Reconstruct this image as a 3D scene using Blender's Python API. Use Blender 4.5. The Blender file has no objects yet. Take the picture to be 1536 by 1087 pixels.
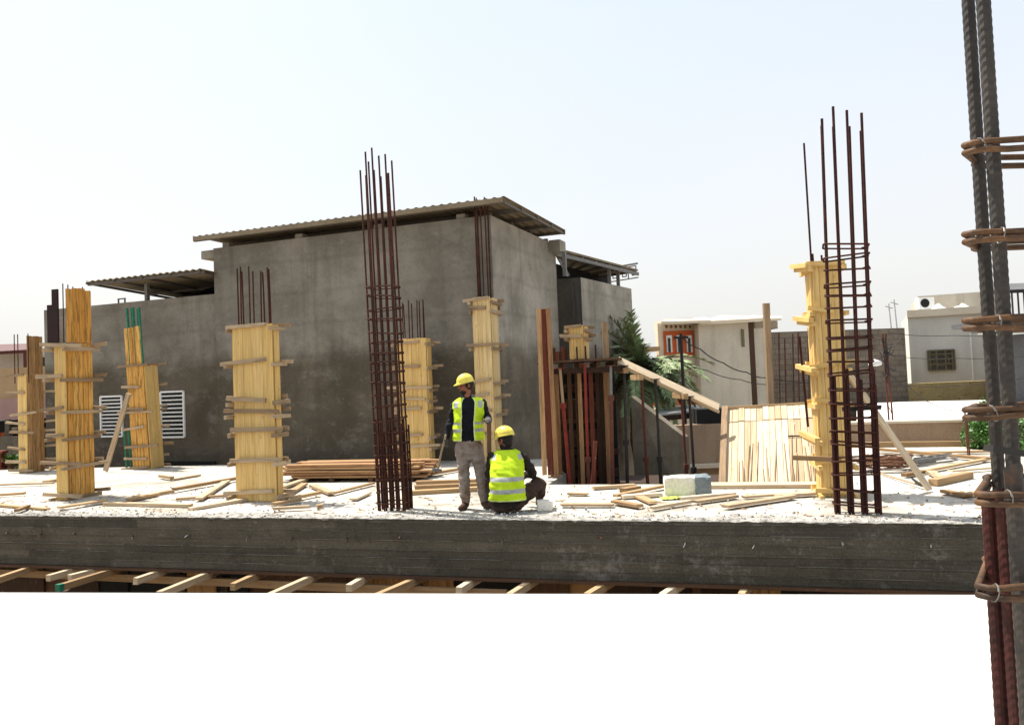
import bpy, bmesh, math, random
from math import sin, cos, radians, pi, sqrt
from mathutils import Vector, Matrix, noise
random.seed(7)
S = bpy.context.scene
COL = S.collection
V = Vector
rnd = random.uniform

# ------------------------------------------------------------------ camera numbers
F, CX, CY, H = 1200.0, 768.0, 521.0, 1.7
PIT, ROL = radians(2.2), radians(2.35)
def ray(px, py):
    a, b = px - CX, py - CY
    a2 = a*cos(ROL) - b*sin(ROL); b2 = a*sin(ROL) + b*cos(ROL)
    return V((a2/F, cos(PIT) + sin(PIT)*b2/F, sin(PIT) - cos(PIT)*b2/F))
CAM = V((0, 0, H))
def G(px, py, z=0.0):
    d = ray(px, py); return CAM + d*((z - H)/d.z)
def D(px, py, y):
    d = ray(px, py); return CAM + d*(y/d.y)
def onplane(px, py, P0, n):
    d = ray(px, py); n = V((n[0], n[1], 0)); return CAM + d*(n.dot(V((P0[0], P0[1], 0)))/n.dot(d))
def uv_dirs(deg):
    a = radians(deg); return V((cos(a), -sin(a), 0)), V((sin(a), cos(a), 0))

cam = bpy.data.objects.new('camera', bpy.data.cameras.new('camera')); COL.objects.link(cam)
cam.data.sensor_width = 36.0; cam.data.lens = 36.0*F/1536.0
cam.data.shift_y = -(543.5 - CY)/1536.0
cam.matrix_world = Matrix.Translation(CAM) @ Matrix.Rotation(pi/2 + PIT, 4, 'X') @ Matrix.Rotation(-ROL, 4, 'Z')
cam.data.clip_start = 0.05; cam.data.clip_end = 3000
S.camera = cam

# ------------------------------------------------------------------ materials
def M_new(name):
    m = bpy.data.materials.new(name); m.use_nodes = True
    nt = m.node_tree; b = nt.nodes['Principled BSDF']
    return m, nt, b
def N(nt, typ, **kw):
    n = nt.nodes.new(typ)
    for k, v in kw.items():
        if k in n.inputs: n.inputs[k].default_value = v
        else: setattr(n, k, v)
    return n
def ramp(nt, fac, stops):
    r = nt.nodes.new('ShaderNodeValToRGB')
    e = r.color_ramp.elements
    while len(e) < len(stops): e.new(0.5)
    for el, (p, c) in zip(e, stops):
        el.position = p; el.color = (c[0], c[1], c[2], 1) if not isinstance(c, (int, float)) else (c, c, c, 1)
    nt.links.new(fac, r.inputs[0]); return r.outputs[0]
def mix(nt, fac, a, b, blend='MIX'):
    m = nt.nodes.new('ShaderNodeMix'); m.data_type = 'RGBA'; m.blend_type = blend
    for sock, val in ((m.inputs[0], fac), (m.inputs[6], a), (m.inputs[7], b)):
        if hasattr(val, 'is_output'): nt.links.new(val, sock)
        elif isinstance(val, (int, float)): sock.default_value = val
        else: sock.default_value = (val[0], val[1], val[2], 1)
    return m.outputs[2]
def bump(nt, b, h, strength, dist):
    n = N(nt, 'ShaderNodeBump', Strength=strength, Distance=dist)
    nt.links.new(h, n.inputs['Height']); nt.links.new(n.outputs[0], b.inputs['Normal'])
def coords(nt, kind, scale):
    t = nt.nodes.new('ShaderNodeTexCoord'); mp = nt.nodes.new('ShaderNodeMapping')
    mp.inputs['Scale'].default_value = scale
    nt.links.new(t.outputs[kind], mp.inputs[0]); return mp.outputs[0]
def noise_n(nt, vec, scale, detail=6, rough=0.6, dist=0.0):
    n = N(nt, 'ShaderNodeTexNoise', Scale=scale, Detail=detail, Roughness=rough, Distortion=dist)
    nt.links.new(vec, n.inputs['Vector']); return n.outputs[0]

def wood(name, c1, c2, stain=(0.1, 0.07, 0.05), stain_amt=0.25, rough=0.75, speck=0.0):
    m, nt, b = M_new(name)
    tint = N(nt, 'ShaderNodeAttribute'); tint.attribute_name = 'tint'
    g = noise_n(nt, coords(nt, 'UV', (1.2, 38, 1)), 1.0, 6, 0.65, 0.6)
    base = mix(nt, tint.outputs['Fac'], c1, c2)
    gr = ramp(nt, g, [(0.3, (0.72, 0.68, 0.62)), (0.62, (1.08, 1.06, 1.04))])
    col = mix(nt, 1.0, base, gr, 'MULTIPLY')
    st = noise_n(nt, coords(nt, 'UV', (1.6, 14, 1)), 1.3, 6, 0.7)
    sf = ramp(nt, st, [(0.48, 0.0), (0.66, stain_amt)])
    col = mix(nt, sf, col, stain)
    if speck:
        v = N(nt, 'ShaderNodeTexVoronoi', Scale=1.0); nt.links.new(coords(nt, 'UV', (3, 9, 1)), v.inputs['Vector'])
        kf = ramp(nt, v.outputs['Distance'], [(0.05, speck), (0.13, 0.0)])
        col = mix(nt, kf, col, (0.12, 0.06, 0.03))
    sp = noise_n(nt, coords(nt, 'UV', (2.6, 9, 1)), 2.1, 7, 0.75, 0.3)     # cement splashes
    col = mix(nt, ramp(nt, sp, [(0.60, 0.0), (0.70, 0.55)]), col, (0.34, 0.30, 0.24))
    nt.links.new(col, b.inputs['Base Color']); b.inputs['Roughness'].default_value = rough
    b.inputs['Specular IOR Level'].default_value = 0.25
    bump(nt, b, g, 0.25, 0.004)
    return m
def patchy(name, stops, scale, rough=0.9, fine=40, bstr=0.3, bdist=0.01, fine_amt=0.25, extra=None, spec=0.2):
    m, nt, b = M_new(name)
    co = coords(nt, 'Object', (1, 1, 1))
    n1 = noise_n(nt, co, scale, 8, 0.62, 0.3)
    col = ramp(nt, n1, stops)
    n2 = noise_n(nt, co, fine, 4, 0.6)
    fr = ramp(nt, n2, [(0.3, 1 - fine_amt), (0.7, 1 + fine_amt*0.5)])
    col = mix(nt, 1.0, col, fr, 'MULTIPLY')
    if extra: col = extra(nt, co, col)
    nt.links.new(col, b.inputs['Base Color']); b.inputs['Roughness'].default_value = rough
    b.inputs['Specular IOR Level'].default_value = spec
    bump(nt, b, n2, bstr, bdist)
    return m
def plain(name, c, rough=0.6, metal=0.0, var=0.25, scale=12):
    m, nt, b = M_new(name)
    n = noise_n(nt, coords(nt, 'Object', (1, 1, 1)), scale, 5, 0.6)
    f = ramp(nt, n, [(0.3, 1 - var), (0.7, 1 + var)])
    nt.links.new(mix(nt, 1.0, c, f, 'MULTIPLY'), b.inputs['Base Color'])
    b.inputs['Roughness'].default_value = rough; b.inputs['Metallic'].default_value = metal
    b.inputs['Specular IOR Level'].default_value = 0.3
    return m

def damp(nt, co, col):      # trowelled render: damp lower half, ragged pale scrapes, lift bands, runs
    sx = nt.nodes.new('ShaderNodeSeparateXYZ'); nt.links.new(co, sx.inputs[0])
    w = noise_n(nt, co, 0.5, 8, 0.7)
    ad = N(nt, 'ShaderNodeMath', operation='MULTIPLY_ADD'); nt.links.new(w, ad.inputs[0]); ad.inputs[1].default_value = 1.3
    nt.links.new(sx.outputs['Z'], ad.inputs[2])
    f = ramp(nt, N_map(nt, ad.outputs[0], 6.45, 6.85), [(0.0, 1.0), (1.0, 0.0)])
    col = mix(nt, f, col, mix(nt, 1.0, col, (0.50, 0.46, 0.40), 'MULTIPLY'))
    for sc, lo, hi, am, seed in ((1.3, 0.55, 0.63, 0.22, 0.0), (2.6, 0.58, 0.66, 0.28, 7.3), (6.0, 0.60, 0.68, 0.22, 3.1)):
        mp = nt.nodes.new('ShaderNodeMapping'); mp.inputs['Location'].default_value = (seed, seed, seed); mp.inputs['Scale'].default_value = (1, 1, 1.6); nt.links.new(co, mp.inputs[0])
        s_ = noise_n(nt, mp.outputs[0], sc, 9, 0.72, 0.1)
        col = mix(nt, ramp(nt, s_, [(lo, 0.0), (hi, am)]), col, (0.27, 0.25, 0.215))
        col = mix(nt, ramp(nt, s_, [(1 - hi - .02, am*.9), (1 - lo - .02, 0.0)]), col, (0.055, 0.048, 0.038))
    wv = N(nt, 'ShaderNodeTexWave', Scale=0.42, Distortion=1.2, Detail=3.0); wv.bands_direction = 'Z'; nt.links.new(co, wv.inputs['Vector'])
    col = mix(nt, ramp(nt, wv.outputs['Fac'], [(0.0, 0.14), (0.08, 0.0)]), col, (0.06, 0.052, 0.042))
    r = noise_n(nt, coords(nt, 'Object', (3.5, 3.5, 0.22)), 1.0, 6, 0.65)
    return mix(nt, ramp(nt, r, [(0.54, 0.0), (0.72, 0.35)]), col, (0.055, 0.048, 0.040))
def N_map(nt, val, a, b):
    n = nt.nodes.new('ShaderNodeMapRange'); n.inputs['From Min'].default_value = a; n.inputs['From Max'].default_value = b
    nt.links.new(val, n.inputs[0]); return n.outputs[0]
def streaks(dark, amt=0.4):
    def f(nt, co, col):
        r = noise_n(nt, coords(nt, 'Object', (2.2, 2.2, 0.22)), 1.0, 5, 0.6)
        return mix(nt, ramp(nt, r, [(0.5, 0.0), (0.75, amt)]), col, dark)
    return f
def slabdirt(nt, co, col):
    n = noise_n(nt, co, 0.7, 7, 0.7, 0.4)
    col = mix(nt, ramp(nt, n, [(0.5, 0.0), (0.68, 0.75)]), col, (0.145, 0.115, 0.08))
    n = noise_n(nt, co, 9, 5, 0.7, 0.2)
    return mix(nt, ramp(nt, n, [(0.57, 0.0), (0.66, 0.6)]), col, (0.10, 0.08, 0.058))

def floordirt(nt, co, col):
    n = noise_n(nt, co, 1.1, 8, 0.72, 0.5)
    col = mix(nt, ramp(nt, n, [(0.58, 0.0), (0.74, 0.8)]), col, (0.17, 0.15, 0.125))
    n = noise_n(nt, co, 14, 4, 0.7, 0.2)
    return mix(nt, ramp(nt, n, [(0.66, 0.0), (0.72, 0.7)]), col, (0.13, 0.115, 0.095))
m_slab = patchy('pale_slab_concrete', [(0.3, (0.42, 0.39, 0.335)), (0.7, (0.54, 0.51, 0.455))], 1.2, 0.9, 30, 0.5, 0.02, 0.2, slabdirt)
m_floor = patchy('pale_floor_concrete', [(0.3, (0.44, 0.42, 0.385)), (0.7, (0.54, 0.525, 0.495))], 0.9, 0.85, 45, 0.2, 0.004, 0.1, floordirt)
m_rub = patchy('rough_concrete', [(0.35, (0.20, 0.19, 0.17)), (0.6, (0.42, 0.40, 0.37))], 9, 0.95, 60, 0.8, 0.02, 0.4)
def beamdirt(nt, co, col):
    m_ = noise_n(nt, coords(nt, 'Object', (1, 1, 1.6)), 0.9, 4, 0.6, 0.2); n = noise_n(nt, co, 11, 7, 0.75, 0.3)
    a_ = N(nt, 'ShaderNodeMath', operation='ADD'); nt.links.new(m_, a_.inputs[0]); nt.links.new(n, a_.inputs[1])
    col = mix(nt, ramp(nt, N_map(nt, a_.outputs[0], 1.10, 1.26), [(0.0, 0.0), (1.0, 0.75)]), col, (0.24, 0.225, 0.20))
    col = mix(nt, ramp(nt, N_map(nt, a_.outputs[0], 0.80, 0.92), [(0.0, 0.5), (1.0, 0.0)]), col, (0.035, 0.03, 0.024))
    g = noise_n(nt, coords(nt, 'Object', (0.7, 0.7, 45)), 1.0, 4, 0.6)
    col = mix(nt, ramp(nt, g, [(0.4, 0.35), (0.6, 0.0)]), col, (0.05, 0.044, 0.034))
    ta = N(nt, 'ShaderNodeAttribute'); ta.attribute_name = 'tint'
    return mix(nt, 1.0, col, ramp(nt, ta.outputs['Fac'], [(0.0, (0.82, 0.82, 0.82)), (1.0, (1.35, 1.33, 1.3))]), 'MULTIPLY')
m_beam = patchy('dark_beam_concrete', [(0.3, (0.076, 0.067, 0.050)), (0.7, (0.125, 0.111, 0.086))], 1.5, 0.85, 50, 0.5, 0.008, 0.35, beamdirt)
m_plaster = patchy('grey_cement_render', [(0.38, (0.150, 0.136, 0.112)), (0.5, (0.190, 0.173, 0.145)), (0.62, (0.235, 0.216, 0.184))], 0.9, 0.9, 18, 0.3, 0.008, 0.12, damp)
m_plaster2 = patchy('light_cement_render', [(0.36, (0.23, 0.21, 0.175)), (0.5, (0.30, 0.275, 0.232)), (0.64, (0.38, 0.35, 0.30))], 0.9, 0.9, 18, 0.3, 0.008, 0.12, damp)
m_ground = patchy('sandy_ground', [(0.3, (0.20, 0.16, 0.11)), (0.7, (0.32, 0.26, 0.19))], 0.3, 0.95, 20, 0.5, 0.03, 0.3)
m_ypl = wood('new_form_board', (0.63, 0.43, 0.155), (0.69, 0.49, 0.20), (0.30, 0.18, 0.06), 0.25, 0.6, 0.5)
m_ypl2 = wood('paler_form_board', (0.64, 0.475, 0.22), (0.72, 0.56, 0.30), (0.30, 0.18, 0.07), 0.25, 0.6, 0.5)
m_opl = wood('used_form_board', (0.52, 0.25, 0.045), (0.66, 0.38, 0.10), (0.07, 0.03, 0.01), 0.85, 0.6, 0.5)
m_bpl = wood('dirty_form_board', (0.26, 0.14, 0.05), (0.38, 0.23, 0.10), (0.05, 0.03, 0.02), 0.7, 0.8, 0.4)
m_old = wood('weathered_batten', (0.25, 0.17, 0.10), (0.50, 0.39, 0.26), (0.06, 0.04, 0.03), 0.5)
m_raw = wood('loose_lumber', (0.22, 0.135, 0.065), (0.46, 0.32, 0.18), (0.12, 0.08, 0.05), 0.35, 0.8, 0.4)
m_pale = wood('sunbleached_board', (0.36, 0.26, 0.155), (0.66, 0.56, 0.42), (0.30, 0.20, 0.11), 0.35, 0.8, 0.4)
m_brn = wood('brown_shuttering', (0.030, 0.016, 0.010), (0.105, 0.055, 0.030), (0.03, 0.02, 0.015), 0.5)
m_redb = wood('red_brown_board', (0.13, 0.03, 0.018), (0.20, 0.055, 0.03), (0.03, 0.015, 0.01), 0.5)
m_lum = wood('stacked_lumber', (0.24, 0.12, 0.055), (0.46, 0.29, 0.15), (0.06, 0.03, 0.02), 0.5)
m_rust = patchy('rusty_rebar', [(0.35, (0.032, 0.013, 0.010)), (0.65, (0.085, 0.026, 0.014))], 5, 0.75, 60, 0.3, 0.002, 0.4)
m_rustm = patchy('maroon_rebar', [(0.35, (0.022, 0.007, 0.006)), (0.65, (0.060, 0.014, 0.010))], 7, 0.65, 60, 0.3, 0.002, 0.35)
m_gbar = patchy('grey_brown_rebar', [(0.35, (0.018, 0.015, 0.013)), (0.60, (0.042, 0.033, 0.026)), (0.72, (0.16, 0.055, 0.017))], 6, 0.6, 80, 0.3, 0.002, 0.35, None, 0.4)
m_stir = patchy('brown_stirrup_steel', [(0.35, (0.035, 0.021, 0.014)), (0.65, (0.13, 0.066, 0.030))], 9, 0.6, 80, 0.3, 0.002, 0.35)
m_black = plain('blackened_steel', (0.018, 0.016, 0.015), 0.6)
m_tie = plain('grey_tie_wire', (0.16, 0.15, 0.14), 0.5, 0.5)
m_pred = plain('red_prop_paint', (0.19, 0.022, 0.012), 0.65)
m_prust = plain('rusty_prop', (0.11, 0.035, 0.022), 0.7)
m_green = plain('green_steel_paint', (0.01, 0.13, 0.075), 0.5)
m_roof = patchy('dusty_roof_sheet', [(0.3, (0.16, 0.125, 0.08)), (0.7, (0.27, 0.22, 0.15))], 1.2, 0.7, 20, 0.1, 0.01, 0.2)
m_purl = plain('roof_steel_section', (0.10, 0.085, 0.07), 0.6)
m_grysteel = plain('grey_steel_tube', (0.16, 0.155, 0.15), 0.5)
m_white = plain('white_paint', (0.72, 0.72, 0.70), 0.55, 0, 0.08)
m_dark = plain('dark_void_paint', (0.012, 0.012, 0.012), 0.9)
m_beige = patchy('beige_house_render', [(0.3, (0.43, 0.385, 0.31)), (0.7, (0.56, 0.51, 0.42))], 0.7, 0.9, 30, 0.2, 0.006, 0.15, streaks((0.22, 0.20, 0.165), 0.45))
m_cream = patchy('white_house_render', [(0.3, (0.50, 0.48, 0.43)), (0.7, (0.60, 0.575, 0.52))], 0.6, 0.9, 30, 0.2, 0.005, 0.1, streaks((0.34, 0.31, 0.27), 0.35))
m_trim = patchy('cream_trim', [(0.3, (0.58, 0.49, 0.37)), (0.7, (0.66, 0.58, 0.46))], 1.5, 0.85, 30, 0.1, 0.004, 0.1)
m_orange = plain('orange_wall_paint', (0.46, 0.10, 0.03), 0.8, 0, 0.15, 3)
m_tan = patchy('tan_wall', [(0.3, (0.36, 0.235, 0.13)), (0.7, (0.46, 0.315, 0.185))], 0.8, 0.9, 30, 0.2, 0.005, 0.15, streaks((0.25, 0.16, 0.09), 0.4))
m_brwall = patchy('brown_parapet_render', [(0.3, (0.30, 0.205, 0.135)), (0.7, (0.39, 0.28, 0.19))], 1.1, 0.9, 30, 0.25, 0.006, 0.2, streaks((0.17, 0.11, 0.07), 0.6))
m_pink = plain('dusty_pink_wall', (0.36, 0.22, 0.20), 0.85, 0, 0.12, 2)
m_maroon = plain('maroon_roof_sheet', (0.075, 0.018, 0.018), 0.6)
def blockjoints(nt, co, col):
    bt = N(nt, 'ShaderNodeTexBrick', Scale=1.0)
    bt.inputs['Color1'].default_value = (0.9, 0.9, 0.9, 1); bt.inputs['Color2'].default_value = (1.15, 1.12, 1.1, 1)
    bt.inputs['Mortar'].default_value = (0.55, 0.55, 0.55, 1)
    bt.inputs['Brick Width'].default_value = 0.4; bt.inputs['Row Height'].default_value = 0.2; bt.inputs['Mortar Size'].default_value = 0.012
    r = nt.nodes.new('ShaderNodeMapping'); r.inputs['Rotation'].default_value = (pi/2, 0, 0); nt.links.new(co, r.inputs[0])
    nt.links.new(r.outputs[0], bt.inputs['Vector'])
    return mix(nt, 1.0, col, bt.outputs['Color'], 'MULTIPLY')
m_block = patchy('grey_blockwork', [(0.3, (0.125, 0.102, 0.078)), (0.7, (0.195, 0.162, 0.128))], 0.9, 0.95, 20, 0.4, 0.01, 0.25, blockjoints)
def stonejoints(nt, co, col):
    v = N(nt, 'ShaderNodeTexVoronoi', Scale=4.5); nt.links.new(co, v.inputs['Vector'])
    k = ramp(nt, v.outputs['Distance'], [(0.05, 1.0), (0.25, 0.0)])
    col = mix(nt, k, col, (0.22, 0.14, 0.05))
    return col
m_stone = patchy('yellow_stone_cladding', [(0.3, (0.36, 0.26, 0.11)), (0.7, (0.50, 0.39, 0.19))], 2.0, 0.9, 20, 0.5, 0.02, 0.2, stonejoints)
m_lime = patchy('limewashed_roof', [(0.3, (0.62, 0.60, 0.57)), (0.7, (0.74, 0.73, 0.71))], 1.0, 0.9, 20, 0.2, 0.005, 0.1)
m_dkwall = patchy('dark_grey_wall', [(0.3, (0.085, 0.085, 0.09)), (0.7, (0.13, 0.13, 0.135))], 0.7, 0.9, 20, 0.2, 0.006, 0.2)
m_glass = plain('dark_window_glass', (0.03, 0.026, 0.018), 0.15, 0, 0.2)
m_iron = plain('bronze_grille', (0.13, 0.105, 0.055), 0.5)
m_galv = plain('galvanised_sheet', (0.42, 0.42, 0.41), 0.5, 0.3)
m_wire = plain('black_cable_sheath', (0.03, 0.028, 0.027), 0.6)
m_leaf = plain('palm_leaflet', (0.20, 0.265, 0.125), 0.5, 0, 0.45, 3)
m_leaf2 = plain('shrub_leaf', (0.055, 0.135, 0.022), 0.5, 0, 0.5, 4)
m_bark = plain('fibrous_palm_bark', (0.16, 0.10, 0.06), 0.95, 0, 0.35, 8)
m_foam = patchy('white_block', [(0.3, (0.70, 0.655, 0.57)), (0.7, (0.82, 0.79, 0.73))], 2.0, 0.9, 25, 0.4, 0.01, 0.2)
m_bag = patchy('blue_grey_sacking', [(0.3, (0.12, 0.15, 0.17)), (0.7, (0.22, 0.26, 0.28))], 5, 0.8, 40, 0.4, 0.01, 0.2)
m_cloth = plain('lime_cloth', (0.36, 0.44, 0.09), 0.85, 0, 0.3, 20)
# clothing and skin
m_skin = plain('tanned_skin', (0.23, 0.085, 0.045), 0.55, 0, 0.12)
m_shirt = plain('navy_shirt', (0.0045, 0.005, 0.010), 0.9, 0, 0.3)
m_trous = patchy('dusty_grey_trousers', [(0.38, (0.16, 0.085, 0.045)), (0.48, (0.25, 0.20, 0.17)), (0.7, (0.33, 0.275, 0.24))], 5, 0.95, 60, 0.2, 0.003, 0.15)
m_boot = plain('brown_work_boot', (0.055, 0.030, 0.022), 0.85)
m_glove = plain('grey_work_glove', (0.085, 0.078, 0.07), 0.9, 0, 0.6, 40)
m_vest = patchy('fluorescent_lime_fabric', [(0.3, (0.36, 0.50, 0.03)), (0.42, (0.48, 0.68, 0.015)), (0.7, (0.60, 0.80, 0.03))], 6, 0.8, 60, 0.15, 0.003, 0.15)
m_refl = plain('silver_reflective_tape', (0.36, 0.37, 0.35), 0.35, 0.2, 0.12)
m_edge = plain('pale_vest_piping', (0.62, 0.70, 0.30), 0.7, 0, 0.1)
m_hat = plain('yellow_helmet_shell', (0.70, 0.58, 0.09), 0.42, 0, 0.22, 9)
m_hair = plain('black_hair', (0.010, 0.008, 0.007), 0.7, 0, 0.3, 40)
m_jack = plain('black_brown_jacket', (0.016, 0.011, 0.010), 0.9, 0, 0.35)
m_dtrou = plain('dark_brown_trousers', (0.045, 0.026, 0.019), 0.95, 0, 0.35)
m_eye = plain('eye', (0.02, 0.015, 0.012), 0.2)

# ------------------------------------------------------------------ mesh builder
class MB:
    def __init__(s): s.v = []; s.f = []; s.uv = []; s.t = []; s.mi = []
    def face(s, idx, uvs=None, tint=0.5, mi=0):
        s.f.append(tuple(idx)); s.uv.append(uvs or [(0, 0)]*len(idx)); s.t.append(tint); s.mi.append(mi)
    def bar(s, p, q, w, h, up=(0, 0, 1), tint=None, mi=0, taper=1.0, jag=0.0):
        """box from p to q; w across, h along up"""
        p, q = V(p), V(q); d = q - p; L = d.length; d.normalize()
        up = V(up); side = d.cross(up)
        if side.length < 1e-4: side = d.cross(V((1, 0, 0)))
        side.normalize(); up = side.cross(d)
        t = random.random() if tint is None else tint
        o = len(s.v); uo, vo = rnd(0, 50), rnd(0, 50)
        for (c, k, e) in ((p, 1.0, -1), (q, taper, 1)):
            for sx, sz in ((-1, -1), (1, -1), (1, 1), (-1, 1)):
                s.v.append(c + side*(sx*w/2*k) + up*(sz*h/2*k) + d*(rnd(-jag, jag)))
        for i in range(4):
            j = (i + 1) % 4
            a = vo + i*0.37; wd = w if i in (0, 2) else h
            s.face((o+i, o+j, o+4+j, o+4+i), [(uo, a), (uo, a+wd), (uo+L, a+wd), (uo+L, a)], t, mi)
        s.face((o+3, o+2, o+1, o), [(uo, vo), (uo+.01, vo), (uo+.01, vo+w), (uo, vo+w)], t, mi)
        s.face((o+4, o+5, o+6, o+7), [(uo, vo), (uo+.01, vo), (uo+.01, vo+w), (uo, vo+w)], t, mi)
        return s
    def box(s, lo, hi, tint=None, mi=0):
        lo, hi = V(lo), V(hi); c = (lo + hi)/2
        return s.bar((lo.x, c.y, c.z), (hi.x, c.y, c.z), hi.y-lo.y, hi.z-lo.z, (0, 0, 1), tint, mi)
    def tube(s, pts, r, n=8, cap=True, mi=0, tint=0.5):
        pts = [V(p) for p in pts]; m = len(pts)
        rs = r if isinstance(r, (list, tuple)) else [r]*m
        o = len(s.v); x = None
        for i, p in enumerate(pts):
            d = (pts[min(i+1, m-1)] - pts[max(i-1, 0)]).normalized()
            if x is None:
                x = d.cross(V((0, 0, 1)))
                if x.length < 1e-3: x = d.cross(V((0, 1, 0)))
            x = (x - d*x.dot(d)).normalized(); y = d.cross(x)
            for k in range(n):
                a = 2*pi*k/n; s.v.append(p + (x*cos(a) + y*sin(a))*rs[i])
        for i in range(m-1):
            for k in range(n):
                a, b = o+i*n+k, o+i*n+(k+1) % n
                s.face((a, b, b+n, a+n), None, tint, mi)
        if cap:
            s.face(tuple(o+k for k in range(n))[::-1], None, tint, mi)
            s.face(tuple(o+(m-1)*n+k for k in range(n)), None, tint, mi)
        return s
    def prism(s, poly, z0, z1, mi=0, top_mi=None):
        n = len(poly); o = len(s.v)
        for z in (z0, z1):
            for p in poly: s.v.append(V((p[0], p[1], z)))
        for i in range(n):
            j = (i+1) % n; s.face((o+i, o+j, o+n+j, o+n+i), None, 0.5, mi)
        s.face(tuple(range(o+n-1, o-1, -1)), None, 0.5, mi)
        s.face(tuple(range(o+n, o+2*n)), None, 0.5, mi if top_mi is None else top_mi)
        return s
    def slabquad(s, a, b, c, d, th, tint=None, mi=0):
        """four corner points (a-b-c-d) thickened along the normal"""
        a, b, c, d = V(a), V(b), V(c), V(d); n = (b-a).cross(d-a).normalized()*th
        o = len(s.v); s.v += [a, b, c, d, a-n, b-n, c-n, d-n]
        t = random.random() if tint is None else tint
        uo = rnd(0, 40); L = (b-a).length; W = (d-a).length
        q = [(uo, uo), (uo+L, uo), (uo+L, uo+W), (uo, uo+W)]
        for fc in ((0, 1, 2, 3), (7, 6, 5, 4), (0, 4, 5, 1), (1, 5, 6, 2), (2, 6, 7, 3), (3, 7, 4, 0)):
            s.face([o+i for i in fc], q, t, mi)
        return s
    def build(s, name, mats, parent=None, smooth=False, loc=None, fix=True):
        if not isinstance(mats, (list, tuple)): mats = [mats]
        off = V(loc) if loc is not None else (parent['_w'] if parent and '_w' in parent else V((0, 0, 0)))
        off = V(off)
        me = bpy.data.meshes.new(name)
        me.from_pydata([tuple(v - off) for v in s.v], [], s.f)
        uvl = me.uv_layers.new(name='UVMap'); i = 0
        at = me.attributes.new('tint', 'FLOAT', 'FACE')
        for k, u in enumerate(s.uv):
            at.data[k].value = s.t[k]
            for c in u: uvl.data[i].uv = c; i += 1
        for m in mats: me.materials.append(m)
        me.polygons.foreach_set('material_index', s.mi)
        if fix:
            bm = bmesh.new(); bm.from_mesh(me); bmesh.ops.recalc_face_normals(bm, faces=bm.faces); bm.to_mesh(me); bm.free()
        if smooth: me.polygons.foreach_set('use_smooth', [True]*len(me.polygons))
        o = bpy.data.objects.new(name, me); COL.objects.link(o)
        if parent: o.parent = parent
        elif loc is not None: o.location = loc
        return o
def tag(o, label, cat, group=None, kind=None):
    if label: o['label'] = label
    if cat: o['category'] = cat
    if group: o['group'] = group
    if kind: o['kind'] = kind
    return o
ROOTS = []
def thing(name, loc, label, cat, group=None):
    o = bpy.data.objects.new(name, None); COL.objects.link(o); o.location = loc; o.empty_display_size = 0.2
    o['_w'] = tuple(loc); ROOTS.append(o)
    return tag(o, label, cat, group)
def struct(o): o['kind'] = 'structure'; return o

# ------------------------------------------------------------------ world, sun
SUN_AZ = V((-0.82, 0.57, 0)).normalized(); SUN_EL = radians(64)
w = bpy.data.worlds.new('World'); S.world = w; w.use_nodes = True
nt = w.node_tree; bg = nt.nodes['Background']
sky = nt.nodes.new('ShaderNodeTexSky'); sky.sky_type = 'NISHITA'; sky.sun_disc = False
sky.sun_elevation = SUN_EL; sky.sun_rotation = math.atan2(SUN_AZ.x, SUN_AZ.y)
sky.air_density = 1.0; sky.dust_density = 6.0; sky.ozone_density = 1.0
# hazy summer sky: dust veil over the blue
tcs = nt.nodes.new('ShaderNodeTexCoord'); sxs = nt.nodes.new('ShaderNodeSeparateXYZ'); nt.links.new(tcs.outputs['Generated'], sxs.inputs[0])
cl = N(nt, 'ShaderNodeTexNoise', Scale=2.2, Detail=5.0, Roughness=0.6); nt.links.new(tcs.outputs['Generated'], cl.inputs['Vector'])
am = N(nt, 'ShaderNodeMath', operation='MULTIPLY_ADD'); nt.links.new(cl.outputs[0], am.inputs[0]); am.inputs[1].default_value = -0.22; nt.links.new(sxs.outputs['Z'], am.inputs[2])
vc = ramp(nt, am.outputs[0], [(0.0, (0.92, 0.92, 0.90)), (0.12, (0.87, 0.90, 0.93)), (0.45, (0.72, 0.83, 0.93))])
vs = N(nt, 'ShaderNodeVectorMath', operation='SCALE'); nt.links.new(vc, vs.inputs[0]); vs.inputs['Scale'].default_value = 4.25
veil = nt.nodes.new('ShaderNodeMix'); veil.data_type = 'RGBA'; veil.inputs[0].default_value = 0.8
nt.links.new(sky.outputs[0], veil.inputs[6]); nt.links.new(vs.outputs[0], veil.inputs[7])
nt.links.new(veil.outputs[2], bg.inputs[0]); bg.inputs[1].default_value = 0.13
sl = bpy.data.lights.new('sun', 'SUN'); sl.energy = 4.7; sl.angle = radians(0.5); sl.color = (1.0, 0.94, 0.84)
so = bpy.data.objects.new('sun', sl); COL.objects.link(so)
sd = SUN_AZ*cos(SUN_EL) + V((0, 0, sin(SUN_EL)))
so.rotation_euler = sd.to_track_quat('Z', 'Y').to_euler(); so.location = (-20, 20, 40)
S.view_settings.view_transform = 'Standard'; S.view_settings.look = 'None'
S.view_settings.exposure = 1.0; S.view_settings.gamma = 1.0

GZ = -3.6
# ------------------------------------------------------------------ ground
b = MB(); b.face([0, 1, 2, 3]); b.v = [V((-900, -300, GZ)), V((900, -300, GZ)), V((900, 1500, GZ)), V((-900, 1500, GZ))]
struct(b.build('ground', m_ground))

# ------------------------------------------------------------------ the new floor slab (grid: s along front edge, t away)
E0 = G(700, 779); U, W = uv_dirs(15.6)
def ST(s, t, z=0.0): p = E0 + U*s + W*t; return V((p.x, p.y, z))
def toST(p): d = V(p) - E0; return d.dot(U), d.dot(W)

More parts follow.
